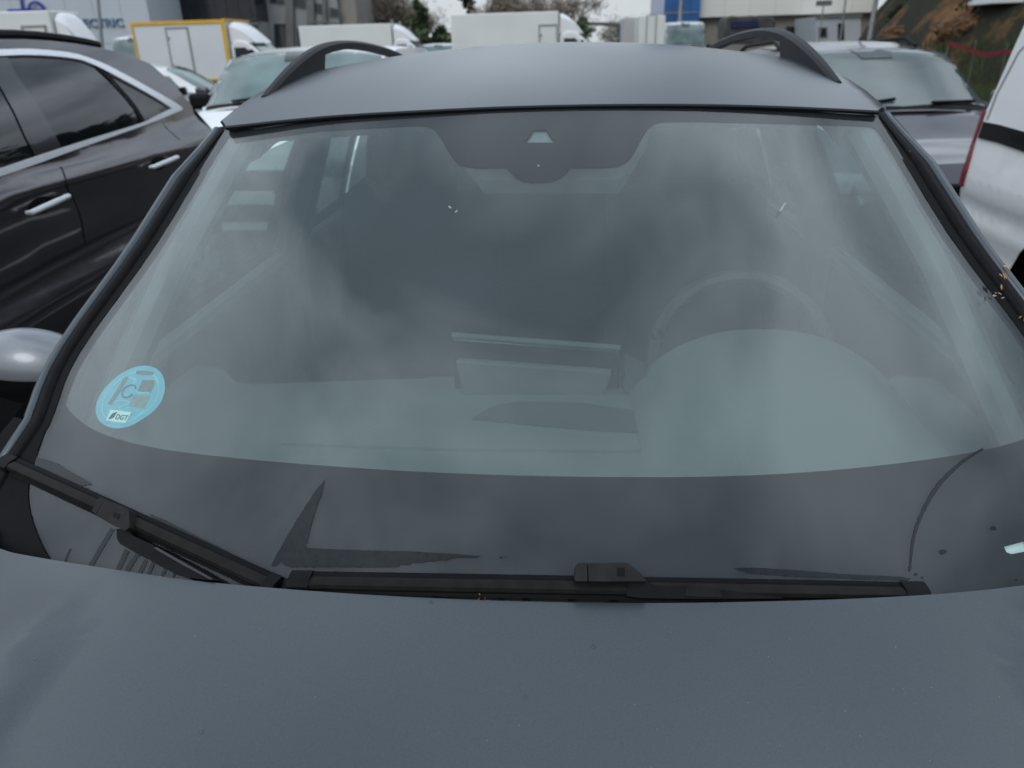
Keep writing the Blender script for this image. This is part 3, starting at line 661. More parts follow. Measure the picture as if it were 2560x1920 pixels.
    for s in (-1, 1):
        x = s*W/2
        mb = box('door_mirror', (x*1.08, ws0+.32, belt+.03), (.22, .11, .15), BLACK_TRIM if paint is WHITE else paint, root, keep=False, bev=.04, seg=3)
        box('headlight', (s*W*.36, -h+.12, .72), (.36, .20, .13), LAMP, root, keep=False, bev=.04)
        box('rear_light', (s*W*.40, h-.08, .90), (.20, .16, .22), RED, root, keep=False, bev=.03)
        for y in (-h+.82, h-.80):
            bm = bmesh.new(); bmesh.ops.create_cone(bm, segments=28, radius1=.335, radius2=.335, depth=.21, cap_ends=True); bmesh.ops.rotate(bm, matrix=Matrix.Rotation(R(90), 3, 'Y'), verts=bm.verts); bmesh.ops.translate(bm, vec=(s*(W/2-.10), y, .335), verts=bm.verts)
            wh = finish(bm, 'wheel', TYRE, root, keep=False)
            bm = bmesh.new()
            for i in range(5): boxbm(bm, (s*(W/2+.01), y, .335), (.015, .42, .05), Matrix.Rotation(math.pi*i/5, 3, 'X'))
            o = finish(bm, 'rim', RIM, wh, keep=False, smooth=False)
        for yy in (.15, 1.05): box('door_handle', (x*1.0, yy, .88), (.03, .18, .025), paint, root, keep=False, bev=.008)
    box('grille', (0, -h+.005, .62), (.86, .05, .20), BLACK_TRIM, root, keep=False, bev=.03)
    for k in range(4): pass
    box('lower_grille', (0, -h+.0, .36), (1.2, .06, .14), BLACK_TRIM, root, keep=False, bev=.03)
    box('number_plate', (0, -h-.03, .50), (.50, .012, .11), WHITE, root, keep=False, bev=.003)
    box('underbody', (0, 0, .25), (W*.9, L*.93, .1), BLACK_TRIM, root, keep=False)
    for s, a in ((-1, .1), (1, .1)):
        tube('wiper', [cab(s*.30-.1, ws0+.06)+Vector((0, -.01, .02)), cab(s*.30+.25, ws0+.11)+Vector((0, -.01, .02))], .012, RUBBER, root, keep=False, n=5)
    if paper: prism('paper_on_dash', [(.05, belt+.035), (.62, belt+.035), (.56, belt+.085), (.33, belt+.10), (.12, belt+.085)], 1, ws0+.165, ws0+.17, mat('white_paper', (.62, .80, .78), .6, noise=(8, .03, 2)), root, keep=False)
    return root
def ground_at(px, Y): p = atY(px, 200, Y); return (p.x, Y, 0)
def front_loc(px, Yws, ws0, yaw=0):
    """location so that the windscreen base centre of the car is seen at px, at distance Yws"""
    p = atY(px, 150, Yws); return (p.x+math.sin(yaw)*ws0, Yws-ws0*math.cos(yaw), 0)
make_car('parked_car', front_loc(2265, 6.4, -1.05, R(4)), R(4), 'dark grey crossover facing us beyond the right windscreen pillar, white paper on its dashboard', 'car', DARKGREY_PAINT, L=4.4, W=1.85, H=1.58, belt=1.09, rails=True, paper=True, glassm=mat('grey_green_car_glass', (.075, .098, .096), .06, spec=.8, noise=(1.4, .4, 4)))
make_car('parked_car', front_loc(705, 7.6, -1.15, R(-3)), R(-3), 'white car facing us behind the left roof rail, pale green windscreen', 'car', WHITE, L=4.6, W=1.92, H=1.68, belt=1.16, ws0=-1.15, ws1=-.45, van=True)
make_car('parked_car', front_loc(610, 12.5, -1.05, R(-6)), R(-6), 'grey car further back, its windscreen showing left of the white one', 'car', DARKGREY_PAINT, L=4.3, W=1.80, H=1.66, belt=1.05)
make_car('parked_car', (atY(400, 200, 16).x, 16, 0), R(97), 'small white hatchback with a black door mirror seen past the tail of the brown car', 'car', WHITE, L=4.1, W=1.76, H=1.50, belt=.98)
make_car('parked_van', front_loc(325, 31, -1.15, R(0)), 0, 'white van mostly hidden left of the yellow-edged box van', 'van', WHITE, L=4.6, W=1.9, H=2.45, belt=1.25, ws0=-1.15, ws1=-.5, van=True)
make_car('parked_van', front_loc(1712, 38, -1.15, R(0)), 0, 'far white van below the blue glass corner', 'van', WHITE, L=5.0, W=2.0, H=2.5, belt=1.4, ws0=-1.15, ws1=-.5, van=True)
make_car('parked_van', front_loc(1095, 40, -1.15, R(5)), R(5), 'far white van peeking over the car roof left of the big box van', 'van', WHITE, L=4.8, W=1.9, H=1.9, belt=1.2, ws0=-1.15, ws1=-.5, van=True)

# ------------------------------------------------------------------ near left car: brown-grey, side on
lc = empty('parked_car', (-2.95, 3.3, 0)); tag(lc, 'dark brown-grey crossover with chrome window line and chrome door handles close on the left', 'car')
XB = -2.08
def LS(u, v):
    """side surface, u = Y, v = z"""
    k = max(0, u-3.7)
    x = XB-.035*k*k-.012*k**3-.03*max(0, 1.6-u)**2
    w_ = v-.066*(u-2.83); q = max(0, min(1.6, u-3.0))
    if w_ > 1.2: x -= .22*(w_-1.2)+.75*(w_-1.2)**2
    else: x += (.045+.03*q)*sst((1.205-w_)/(.085+.06*q))-.085*sst((1.12-.05*q-w_)/.30)+.055*math.exp(-((w_-.66)/.09)**2)-.2*max(0, .5-w_)
    return Vector((x, u, v))
TL = lambda pts, u=3.6, v=1.3: trace(LS, pts, u, v)
# greenhouse silhouette
def seg_px(l, ox=0, oy=0, s=3.16): return [(ox+x/s, oy+y/s) for x, y in l]
belt_o = TL(seg_px([(0, 1395), (300, 1290), (600, 1180), (900, 1075), (1150, 985), (1300, 925), (1430, 870)]), 3.3, 1.2)
kink = belt_o[-1]
top_o = TL(seg_px([(1430, 870), (1400, 835), (1200, 720), (1000, 610), (800, 510), (600, 440), (400, 412), (200, 400), (0, 405)]), kink[0], kink[1])
belt_i = TL(seg_px([(0, 1330), (250, 1245), (480, 1170), (700, 1100), (930, 1030), (1130, 965), (1250, 905), (1345, 860)]), 3.3, 1.2)
top_i = TL(seg_px([(1345, 860), (1200, 770), (1000, 660), (800, 555), (700, 510), (600, 478), (400, 455), (200, 448), (0, 455)]), belt_i[-1][0], belt_i[-1][1])
def ext(l, y0): # extend a line of params forward to Y=y0
    (ya, za), (yb, zb2) = l[0], l[1]; return
fy = .9
def run(l, y0, zz_): return l
b_o, t_o, b_i, t_i = belt_o[:], top_o[:-0 or None], belt_i[:], top_i[:]
# forward extension (out of frame)
fb, ft = b_o[0], t_o[-1]
frame_fwd_o = [(1.9, ft[1]-.03), (1.5, ft[1]-.12), (.95, fb[1]+.07), (.80, fb[1]-.05), (1.6, fb[1]-.02)]
fb2, ft2 = b_i[0], t_i[-1]
frame_fwd_i = [(1.9, ft2[1]-.03), (1.52, ft2[1]-.12), (1.02, fb2[1]+.07), (.93, fb2[1]-.03), (1.6, fb2[1]-.01)]
co = catmull(b_o, 4)+catmull(t_o, 4)[1:]+frame_fwd_o
ci = catmull(b_i, 4)+catmull(t_i, 4)[1:]+frame_fwd_i
patch('window_chrome', [co, ci], LS, .012, CHROME, lc, (.15, .08), depth=.02)
# panes: split by two pillars
def tl(pts): return TL(seg_px(pts), 3.6, 1.3)
rear_q = tl([(830, 562), (1000, 655), (1200, 768), (1352, 862), (1250, 908), (1140, 965), (1080, 860), (1010, 770), (910, 660)])
pillar2 = tl([(735, 525), (830, 562), (910, 660), (1010, 770), (1080, 860), (1140, 965), (1110, 985), (1060, 870), (985, 775), (880, 660)])
rear_d = tl([(50, 450), (200, 450), (400, 457), (600, 480), (735, 525), (880, 660), (985, 775), (1060, 870), (1110, 985), (930, 1035), (700, 1105), (480, 1175), (390, 1000), (250, 780), (120, 590)])
pil_b = tl([(-60, 460), (50, 450), (120, 590), (250, 780), (390, 1000), (480, 1175), (380, 1205), (270, 1240), (190, 1080), (100, 880), (0, 700), (-60, 600)])
patch('quarter_window', [rear_q], LS, .001, TINT, lc, (.06, .06))
patch('rear_door_window', [rear_d], LS, .002, TINT, lc, (.06, .06))
patch('window_pillar', [pillar2], LS, .008, RUBBER, lc, (.1, .1))
patch('middle_pillar', [pil_b], LS, .006, mat('gloss_black_pillar', (.02, .02, .024), .2, coat=.6, noise=(9, .1, 3)), lc, (.1, .1))
patch('front_door_window', [[pil_b[-1], pil_b[-2], pil_b[-3], pil_b[-4], pil_b[-5], (2.0, fb2[1]-.0), (.95, fb2[1]-.02), (1.05, fb2[1]+.06), (1.55, ft2[1]-.12), (1.9, ft2[1]-.03)]], LS, .001, SIDE_GLASS if False else TINT, lc, (.1, .1))
# body side incl. roof side: outline from the traced silhouette
sil = TL(seg_px([(0, 310), (200, 310), (400, 322), (600, 345), (800, 378), (1000, 430), (1180, 500), (1300, 600), (1400, 700), (1480, 790), (1560, 900), (1640, 985), (1700, 1050)]), 3.3, 1.5)
0 and print('SIL', [(round(a, 2), round(b, 2)) for a, b in sil], 'kink', kink, 'belt0', fb, ft)
ry, rz_ = sil[0]
rear_y = sil[-1][0]
full = [(.8, 1.05), (1.5, rz_-.16), (1.95, rz_-.03)]+sil+[(rear_y+.05, .95), (rear_y+.02, .45), (4.75, .33)]+arc(4.30, .36, .40, -5, 185)+[(3.7, .24), (1.9, .24)]+arc(1.45-.0, .36, .40, -15, 190)[:]+[(.98, .28), (.45, .32), (.35, .75), (.45, .98)]
patch('body_side', [full], LS, 0, BROWN_PAINT, lc, (.10, .035))
# roof sheet behind the side edge
def LR(u, v):
    e = LS(u, lin([p[0] for p in sil], [p[1] for p in sil], u) if u > sil[0][0] else lin([.8, 1.5, 1.95, ry], [1.05, rz_-.16, rz_-.03, rz_], u))
    return Vector((e.x-(1.42+.0)*v if True else 0, u+0*v, e.z+.10*math.sin(math.pi*v)*(.3+.7*min(1, max(0, (rear_y-u)/1.5)))))
grid('roof_panel', LR, lins(.8, rear_y, 60), lins(0, 1, 14), BROWN_PAINT, lc)
grid('far_side', lambda u, v: Vector((LS(u, .9).x-1.70, u, .25+.95*v)), lins(.4, rear_y, 20), lins(0, 1, 4), BROWN_PAINT, lc)
grid('tail_panel', lambda u, v: Vector((LS(rear_y, .9).x-1.70*u, rear_y+.12*math.sin(math.pi*u)*1.0-.0, .35+(sil[-1][1]-.35)*v)), lins(0, 1, 12), lins(0, 1, 6), BROWN_PAINT, lc)
grid('bonnet', lambda u, v: Vector((XB-.05-1.72*u, .85-1.15*v, 1.03+.05*math.sin(math.pi*u)-.22*v*v)), lins(0, 1, 12), lins(0, 1, 8), BROWN_PAINT, lc)
grid('front_bumper', lambda u, v: Vector((XB-.05-1.72*u, -.30-.12*math.sin(math.pi*u)+.0*v, .3+.52*v)), lins(0, 1, 12), lins(0, 1, 5), BROWN_PAINT, lc)
# roof rail
rl = TL(seg_px([(0, 285), (200, 285), (400, 296), (600, 320), (750, 345), (850, 368)]), 3.3, 1.55)
path = [LS(*p)+Vector((-.05, 0, .006)) for p in rl]
tube('roof_rail', [path[0]+Vector((.0, -1.0, -.03)), path[0]+Vector((0, -.5, .0))]+path, .022, BLACK_TRIM, lc)
tube('roof_rail', [p+Vector((-1.1, 0, 0)) for p in [path[0]+Vector((.0, -1.0, -.03)), path[0]+Vector((0, -.5, .0))]+path], .022, BLACK_TRIM, lc)
# door gaps, handles, creases
for pts in ([(150, 1345), (165, 1372), (172, 1400)], ):
    pass
gap1 = TL([(139, 405), (155, 422), (162, 440), (168, 470), (190, 510), (205, 560), (215, 610)], 3.2, 1.1)
gap2 = TL([(405, 305), (432, 335), (450, 350)], 4.0, 1.2)
def gap(pts):
    L_ = [(u-.003, v) for u, v in pts]; R__ = [(u+.003, v) for u, v in pts[::-1]]; patch('door_gap', [L_+R__], LS, .0015, RUBBER, lc, (.5, .1))
gap(catmull(gap1, 3)); gap(catmull(gap2, 3))
for a, b_ in (((78, 532), (172, 490)), ((384, 418), (444, 393))):
    Sx = off2 = None
    def so2(h):
        def f(u, v):
            e = 3e-3; p = LS(u, v); n = (LS(u+e, v)-p).cross(LS(u, v+e)-p).normalized(); return p+n*h
        return f
    S3 = so2(.035); q = trace(S3, [a, ((a[0]*2+b_[0])/3, (a[1]*2+b_[1])/3), ((a[0]+2*b_[0])/3, (a[1]+2*b_[1])/3), b_], 3.3, 1.05)
    P = [S3(*x) for x in q]; P = [P[0]-Vector((.02, 0, 0))]+P+[P[-1]-Vector((.02, 0, 0))]
    hd = tube('door_handle', P, [.008, .011, .012, .012, .010, .007], CHROME, lc)
    m_ = LS(*[(q[1][i]+q[2][i])/2 for i in (0, 1)]); c_ = [(q[1][i]+q[2][i])/2 for i in (0, 1)]
    patch('handle_recess', [[(c_[0]+.085*math.cos(t), c_[1]-.01+.032*math.sin(t)) for t in [2*math.pi*i/20 for i in range(20)]]], LS, .002, RUBBER, hd, (.05, .05))
for cy in (1.45, 4.30):
    bm = bmesh.new(); bmesh.ops.create_cone(bm, segments=36, radius1=.36, radius2=.36, depth=.23, cap_ends=True); bmesh.ops.rotate(bm, matrix=Matrix.Rotation(R(90), 3, 'Y'), verts=bm.verts); bmesh.ops.translate(bm, vec=(XB-.12, cy, .36), verts=bm.verts)
    wh = finish(bm, 'wheel', TYRE, lc); bm = bmesh.new()
    for i in range(5): boxbm(bm, (XB+.0, cy, .36), (.015, .46, .06), Matrix.Rotation(math.pi*i/5, 3, 'X'))
    finish(bm, 'rim', RIM, wh, smooth=False)
box('cabin_floor', (-2.95, 2.9, .5), (1.5, 3.6, .5), BLACK_TRIM, lc)

# ------------------------------------------------------------------ near right white van
rv = empty('parked_van', (2.95, 2.2, 0)); tag(rv, 'white panel van close on the right, red tail lamp strip, black door rail', 'van')
def VS(u, v):
    k = max(0, u-3.4)
    x = 2.05+.05*k*k+.10*max(0, v-.95)**1.0*1.6+.02*math.exp(-((v-.80)/.05)**2)+.03*math.exp(-((v-.62)/.1)**2)
    return Vector((x, u, v))
TV = lambda pts, u=3.6, v=1.2: trace(VS, pts, u, v)
re_ = TV([(2562, 60), (2530, 130), (2500, 200), (2470, 268), (2456, 300), (2440, 350), (2420, 410), (2404, 462), (2398, 500)])
0 and print('VAN', [(round(a, 2), round(b, 2)) for a, b in re_])
re_ = catmull(re_, 3)
zt = re_[0][1]
side_loop = re_+[(re_[-1][0]+.02, .35)]+arc(3.22, .40, .43, -8, 188, 20)+[(2.6, .25), (.1, .25), (-.6, .3), (-.7, .8), (-.3, 1.05), (.35, 1.75), (2.0, 1.84), (re_[0][0]-.03, 1.80)]
patch('side_panel', [side_loop], VS, 0, WHITE, rv, (.10, .05), nsign=-1)
# red lamp along the rear edge
lm = TV([(2461, 276), (2466, 278), (2440, 352), (2420, 428), (2409, 466), (2403, 462), (2418, 408), (2443, 332)]); 
patch('rear_light', [lm], VS, .012, RED, rv, (.1, .05), depth=.03, nsign=-1)
rail = TV([(2464, 305), (2500, 312), (2600, 340), (2600, 392), (2500, 358), (2450, 346)])
patch('sliding_door_rail', [rail], VS, .012, BLACK_TRIM, rv, (.1, .05), depth=.03, nsign=-1)
rail2 = TV([(2530, 330), (2600, 352), (2600, 376), (2534, 354)])
patch('rail_slot', [rail2], VS, .0135, RUBBER, rv, (.1, .05), nsign=-1)
gl2 = [(u-.012, v) for u, v in re_[:12]]
sm = TV([(2600, 75), (2545, 130), (2490, 235), (2466, 300), (2470, 301), (2495, 235), (2550, 131), (2605, 76)])
patch('panel_seam', [sm], VS, .0012, GREYLINE, rv, (.1, .05), nsign=-1)
grid('roof_panel', lambda u, v: Vector((VS(u, 1.80).x+1.55*v, u, lin([.35, 1.0, 2.0, 4.3], [1.74, 1.80, 1.84, 1.80], u)+.05*math.sin(math.pi*v))), lins(.35, re_[0][0], 20), lins(0, 1, 10), WHITE, rv)
grid('rear_panel', lambda u, v: VS(re_[int(v*(len(re_)-1))][0], re_[int(v*(len(re_)-1))][1])+Vector((1.6*u, .10*math.sin(math.pi*u), 0)), lins(0, 1, 10), lins(0, 1, 20), WHITE, rv)
grid('far_side', lambda u, v: Vector((3.75-.05*v, u, .25+1.55*v)), lins(-.5, 4.2, 20), lins(0, 1, 4), WHITE, rv)
grid('nose', lambda u, v: Vector((2.07+1.7*u, lin([0, .5, 1], [-.72, -.55, .35], v)-.15*math.sin(math.pi*u), .3+1.45*v)), lins(0, 1, 10), lins(0, 1, 10), WHITE, rv)
for cy in (3.22, .25):
    bm = bmesh.new(); bmesh.ops.create_cone(bm, segments=36, radius1=.34, radius2=.34, depth=.22, cap_ends=True); bmesh.ops.rotate(bm, matrix=Matrix.Rotation(R(90), 3, 'Y'), verts=bm.verts); bmesh.ops.translate(bm, vec=(2.24, cy, .34), verts=bm.verts)
    wh = finish(bm, 'wheel', TYRE, rv)
    box('rim', (2.12, cy, .34), (.02, .34, .34), RIM, wh, bev=.1)
box('wheel_housing', (2.75, 3.22, .5), (1.2, 1.1, .7), RUBBER, rv)

MIRC = mat('silver_mirror_cap', (.25, .26, .285), .35, .4, .6, noise=(900, .06, 1))
# ------------------------------------------------------------------ OUR CAR
car = empty('parked_car', (0, 1.55, 0))
tag(car, 'matt-looking dark grey crossover seen from its bonnet, wipers and blue round sticker on the windscreen', 'car')
def glass(u, v):
    a = abs(u)
    b = Vector((.83*u, .66+.24*u*u, .985-.03*u*u)); t = Vector((.60*u, 1.40+.10*u*u, 1.509-.028*u*u))
    p = b*(1-v)+t*v
    k = .10*v*(1-v)*(1-.35*u*u)
    return p+Vector((0, -.5, .86))*k
def off(S, h):
    def f(u, v):
        e = 3e-3; p = S(u, v); n = (S(u+e, v)-p).cross(S(u, v+e)-p).normalized(); return p+n*h
    return f
def roofz(x, y):
    a = abs(x); z = 1.610-.206*(y-2.1)**2 if y < 2.1 else 1.610-.035*(y-2.1)**2
    return z-.147*x*x-(6*(a-.60)**2 if a > .60 else 0)
def roofS(u, v): return Vector((u, v, roofz(u, v)))
def hoodz(x, y):
    a = abs(x); d = .69-y
    z = 1.033-.096*x*x-.035*d-.10*max(d, 0)**2-.35*max(d-.75, 0)**2
    c0 = .52-.16*(.75-y)
    z += (.014*sst((a-c0)/.05)-.004*sst((a-c0-.05)/.09))*sst((.68+.27*x*x-y)/.16)
    if a > .76: z -= 2.6*(a-.76)**2
    return z
def hoodS(u, v): return Vector((u, v, hoodz(u, v)))
K = 2560/2212
def sc2(l): return [(x*K, y*K) for x, y in l]

# roof panel
fe = trace(roofS, [(530, 322), (565, 317), (810, 291), (1041, 277), (1273, 266), (1504, 261), (1735, 260.5), (1967, 266), (2193, 277), (2225, 279)], 0, 1.5)
fe[0] = (-.70, fe[1][1]+.12); fe[-1] = (.70, fe[-2][1]+.12)
fe = catmull(fe[1:-1], 5)
loop = [(-.70, 1.72), (-.655, 1.60)]+fe+[(.655, 1.60), (.70, 1.72), (.70, 3.1), (.64, 3.3), (0, 3.42), (-.64, 3.3), (-.70, 3.1)]
patch('roof_panel', [loop], roofS, 0, GREY_PAINT, car, (.035, .06), depth=.004)
patch('windscreen_top_seal', [trace(roofS, ribbon([(562, 319.5), (810, 294), (1041, 280), (1273, 269.5), (1504, 264.5), (1735, 264), (1967, 269.5), (2198, 280.5)], 5), -.5, 1.45)], roofS, .0012, RUBBER, car, (.1, .1), depth=.004)
# glass outline
gl_l = trace(glass, [(565, 322), (393, 602), (197, 879), (133, 1030), (87, 1157), (72, 1240), (93, 1331), (145, 1420), (260, 1500)], -.8, .4)
gl_l = catmull(gl_l, 4)
topv = trace(glass, [(565, 320), (810, 294.5), (1041, 280.5), (1273, 269.5), (1504, 264.5), (1735, 264), (1967, 269.5), (2193, 280.5)], 0, .95)
topv = catmull(topv, 4)
gl_r = [(-u, v) for u, v in gl_l]
right = [p for p in gl_r if p[1] < topv[-1][1]-.004]
outline = gl_l[::-1]+topv[1:]+right
patch('windscreen', [outline], glass, 0, WS_GLASS, car, (.04, .04))
inner = sc2([(122, 846), (128, 862), (150, 892), (190, 922), (250, 946), (350, 968), (500, 986), (700, 1003), (1000, 1020), (1300, 1027), (1500, 1027), (1700, 1020), (1900, 1003), (2100, 975), (2212, 948), (2290, 915)])
inner_b = catmull(trace(glass, inner, 0, .2), 4)
# right side of clear area follows the trim, top with the sensor housing
side_l = [p for p in gl_l if inner_b[0][1]+.02 < p[1] < .955]
side_r = [(-u, v) for u, v in side_l][::-1]
top_in = sc2([(1893, 272), (1880, 268), (1700, 262), (1500, 257), (1440, 257), (1418, 260), (1400, 272), (1388, 293), (1375, 318), (1364, 336), (1350, 348), (1332, 355), (1290, 357), (1234, 357), (1222, 370), (1208, 381), (1190, 388), (1150, 390), (1122, 385), (1105, 370), (1092, 357), (1040, 358), (1005, 355), (990, 350), (976, 335), (965, 318), (950, 292), (938, 275), (922, 268), (900, 266), (700, 277), (490, 292)])
top_in = trace(glass, top_in, 0, .95)
side_r = [p for p in side_r if inner_b[-1][1]+.01 < p[1] < top_in[0][1]-.01]; side_r.sort(key=lambda p: p[1])
side_l = [p for p in side_l if inner_b[0][1]+.01 < p[1] < top_in[-1][1]-.01]; side_l.sort(key=lambda p: -p[1])
def umax(v):
    q = [p for p in gl_l if 1]; best = .95
    for (u0, v0), (u1, v1) in zip(gl_l[:-1], gl_l[1:]):
        if min(v0, v1) <= v <= max(v0, v1): best = min(abs(u0), abs(u1))
    return best
clear = [(max(-umax(v)+.008, min(umax(v)-.008, u)), v) for u, v in inner_b+side_r+top_in+side_l]
# camera window in the band (trapezoid), zoom of the sensor housing
cw = trace(glass, [(1334, 317), (1366, 317), (1388, 350), (1311, 350)], 0, .9)
vinw = trace(glass, [(2518, 1364), (2575, 1349), (2582, 1374), (2537, 1383), (2524, 1378)], .7, .05)
patch('ceramic_band', [outline, clear, cw, vinw], glass, -.005, FRIT, car, (.04, .04))
patch('windscreen_inner_face', [clear], glass, -.006, WS_INNER, car, (.05, .05))
patch('sensor_housing', [trace(glass, [(1110, 300), (1630, 296), (1560, 410), (1200, 412)], 0, .9)], glass, -.03, CABIN, car, (.05, .05), depth=.03)
patch('camera_window', [cw], glass, -.010, mat('camera_window_glass', (.15, .20, .20), .3, noise=(60, .2, 2)), car, (.05, .05), depth=.002)
patch('vehicle_number_plate', [vinw], glass, -.010, STICKW, car, (.05, .05), depth=.002)
# rubber / pillar trims swept along the glass edge
def gframe(u, v, s):
    e = 1e-3; p = glass(u, v); t = (glass(u, v+e)-glass(u, v-e)).normalized()
    n = (glass(u+e, v)-p).cross(glass(u, v+e)-p).normalized()
    o = t.cross(n).normalized()
    if o.x*s < 0: o = -o
    return p, o, n
def edge_sweep(name, uv, s, prof, mat):
    bm = bmesh.new(); rg = []
    for i, (u, v) in enumerate(uv):
        a = glass(*uv[max(i-1, 0)]); b = glass(*uv[min(i+1, len(uv)-1)]); t = (b-a).normalized()
        p, _, n = gframe(u, v, s); o = t.cross(n).normalized()
        if o.x*s < 0: o = -o
        kk = 1-.75*sst((v-.80)/.2); rg.append([bm.verts.new(p+o*x*(.6+.4*kk)+n*((z*kk if z > 0 else z)-.008*(1-kk))) for x, z in prof])
    for i in range(len(rg)-1):
        for k in range(len(prof)-1): bm.faces.new((rg[i][k], rg[i+1][k], rg[i+1][k+1], rg[i][k+1]))
    return finish(bm, name, mat, car, angle=50)
for s in (-1, 1):
    edge = [(abs(u)*s, v) for u, v in gl_l if v > .215]+[(s*.978, .14), (s*.985, .06), (s*.99, -.04)]
    cor = [(abs(u)*s, v) for u, v in gl_l if v < .23]
    patch('scuttle_corner', [cor+[(s*.50, -.02), (s*.50, -.26), (s*1.25, -.26), (s*1.08, .22)]], glass, .0012, RUBBER, car, (.05, .05))
    edge = [(edge[0][0]*1.0, .998)]+edge
    edge_sweep('glass_rubber', edge, s, [(-.004, -.02), (-.004, .001), (.014, .0015), (.016, -.004), (.020, -.006)], RUBBER)
    edge_sweep('pillar_moulding', edge, s, [(.018, -.02), (.018, .004), (.022, .008), (.036, .009), (.040, .005), (.041, -.01)], BLACK_TRIM)
    prof = [(.041, -.015), (.042, .004), (.045, .009), (.052, .0105), (.060, .007), (.067, -.003), (.071, -.018), (.074, -.06), (.072, -.10)]
    edge_sweep('front_pillar', edge, s, prof, GREY_PAINT)
edge_b = [(abs(u)*-1, v) for u, v in gl_l]
# bonnet
he = sc2([(-190, 1140), (-90, 1168), (0, 1185), (60, 1200), (200, 1223), (400, 1252), (590, 1270), (770, 1283), (940, 1292), (1120, 1299), (1300, 1302.5), (1500, 1302), (1700, 1298), (1850, 1293), (2000, 1285), (2130, 1274), (2212, 1264)])
he = catmull(trace(hoodS, he, 0, .75), 4)
xr = he[-1]
he = he+[(.70, xr[1]+.055), (.77, xr[1]+.10)]
hood_loop = he+[(.765, .5), (.73, .0), (.66, -.30), (.45, -.42), (0, -.46), (-.45, -.42), (-.66, -.30), (-.73, 0), (-.765, .5)]
patch('bonnet', [hood_loop], hoodS, 0, GREY_PAINT, car, (.03, .04), depth=.014)
for s in (-1, 1):
    lp = [(s*.771, .5), (s*.778, xr[1]+.11), (s*.86, .95), (s*.925, 1.10), (s*.925, -.1), (s*.90, -.35), (s*.70, -.38), (s*.668, -.30), (s*.736, 0)]
    patch('front_wing_top', [lp], hoodS, 0, GREY_PAINT, car, (.03, .08), depth=.01)
cow = lambda u, v: Vector((u, v, hoodz(u, .69)-.085-.03*v))
patch('scuttle_panel', [[(-.9, .35), (.9, .35), (.9, 1.08), (-.9, 1.08)]], cow, 0, RUBBER, car, (.1, .1), depth=.01)
# body sides
def side_low(s):
    def f(u, v):
        k = max(0, u-3.0)
        x = .925-.10*max(v-.80, 0)**1.5-.25*max(.45-v, 0)**1.5*2-.03*k*k-.09*max(.0-u, 0)**2*2+.012*math.exp(-((v-.86)/.05)**2)
        return Vector((s*x, u, v))
    return f
def side_up(s):
    def f(u, v):
        k = max(0, u-2.6)
        return Vector((s*(.885-.40*max(v-1.0, 0)-.25*max(v-1.0, 0)**2-.03*k*k), u, v))
    return f
for s in (-1, 1):
    F = side_low(s)
    lp = [(-.55, .62), (-.50, .30), (-.25, .26)]+arc(.12, .34, .37, 192, -12)+[(.55, .24), (2.40, .24)]+arc(2.82, .34, .37, 192, -12)+[(3.35, .28), (3.62, .40), (3.66, .95), (3.3, 1.04), (1.1, 1.0), (.7, .96), (-.1, .92), (-.4, .84)]
    patch('body_side', [lp], F, 0, GREY_PAINT, car, (.12, .06), nsign=s)
    for a, b in ((.72, .728), (1.98, 1.988)): pass
    G = side_up(s)
    wins = [[(1.22, 1.06), (1.62, 1.36), (1.75, 1.385), (2.14, 1.40), (2.2, 1.06)], [(2.30, 1.06), (2.25, 1.40), (2.80, 1.375), (3.02, 1.07)], [(3.10, 1.08), (2.92, 1.355), (3.12, 1.30), (3.36, 1.11)]]
    patch('side_frame', [[(.98, 1.0), (1.30, 1.22), (1.56, 1.42), (1.78, 1.448), (2.5, 1.45), (3.1, 1.41), (3.5, 1.2), (3.66, 1.0)]]+wins, G, 0, GREY_PAINT, car, (.12, .06), nsign=s)
    for iw, wn in enumerate(wins): patch('side_window', [wn], G, -.008, SIDE_GLASS if iw == 0 else PRIVACY, car, (.2, .1), nsign=s)
    for cy, cn in ((1.9, 'door_handle'), (2.95, 'door_handle')):
        patch(cn, [[(cy-.10, .90), (cy+.10, .91), (cy+.10, .935), (cy-.10, .925)]], F, .035, GREY_PAINT, car, (.1, .1), depth=.015, nsign=s)
    # wheel
    for cy in (.12, 2.82):
        bm = bmesh.new(); prof = [(.20, -.10), (.30, -.11), (.335, -.09), (.34, 0), (.335, .09), (.30, .11), (.20, .10)]
        rg = [[bm.verts.new((s*.80+x, cy+r*math.cos(a), .34+r*math.sin(a))) for r, x in prof] for a in [2*math.pi*i/32 for i in range(32)]]
        for i in range(32):
            for k in range(6): bm.faces.new((rg[i][k], rg[(i+1) % 32][k], rg[(i+1) % 32][k+1], rg[i][k+1]))
        wh = finish(bm, 'wheel', TYRE, car)
        bm = bmesh.new()
        for i in range(10):
            boxbm(bm, (s*.88, cy+.12*math.cos(2*math.pi*i/10), .34+.12*math.sin(2*math.pi*i/10)), (.02, .20, .035), Matrix.Rotation(2*math.pi*i/10, 3, 'X'))
        finish(bm, 'rim', RIM, wh, smooth=False)
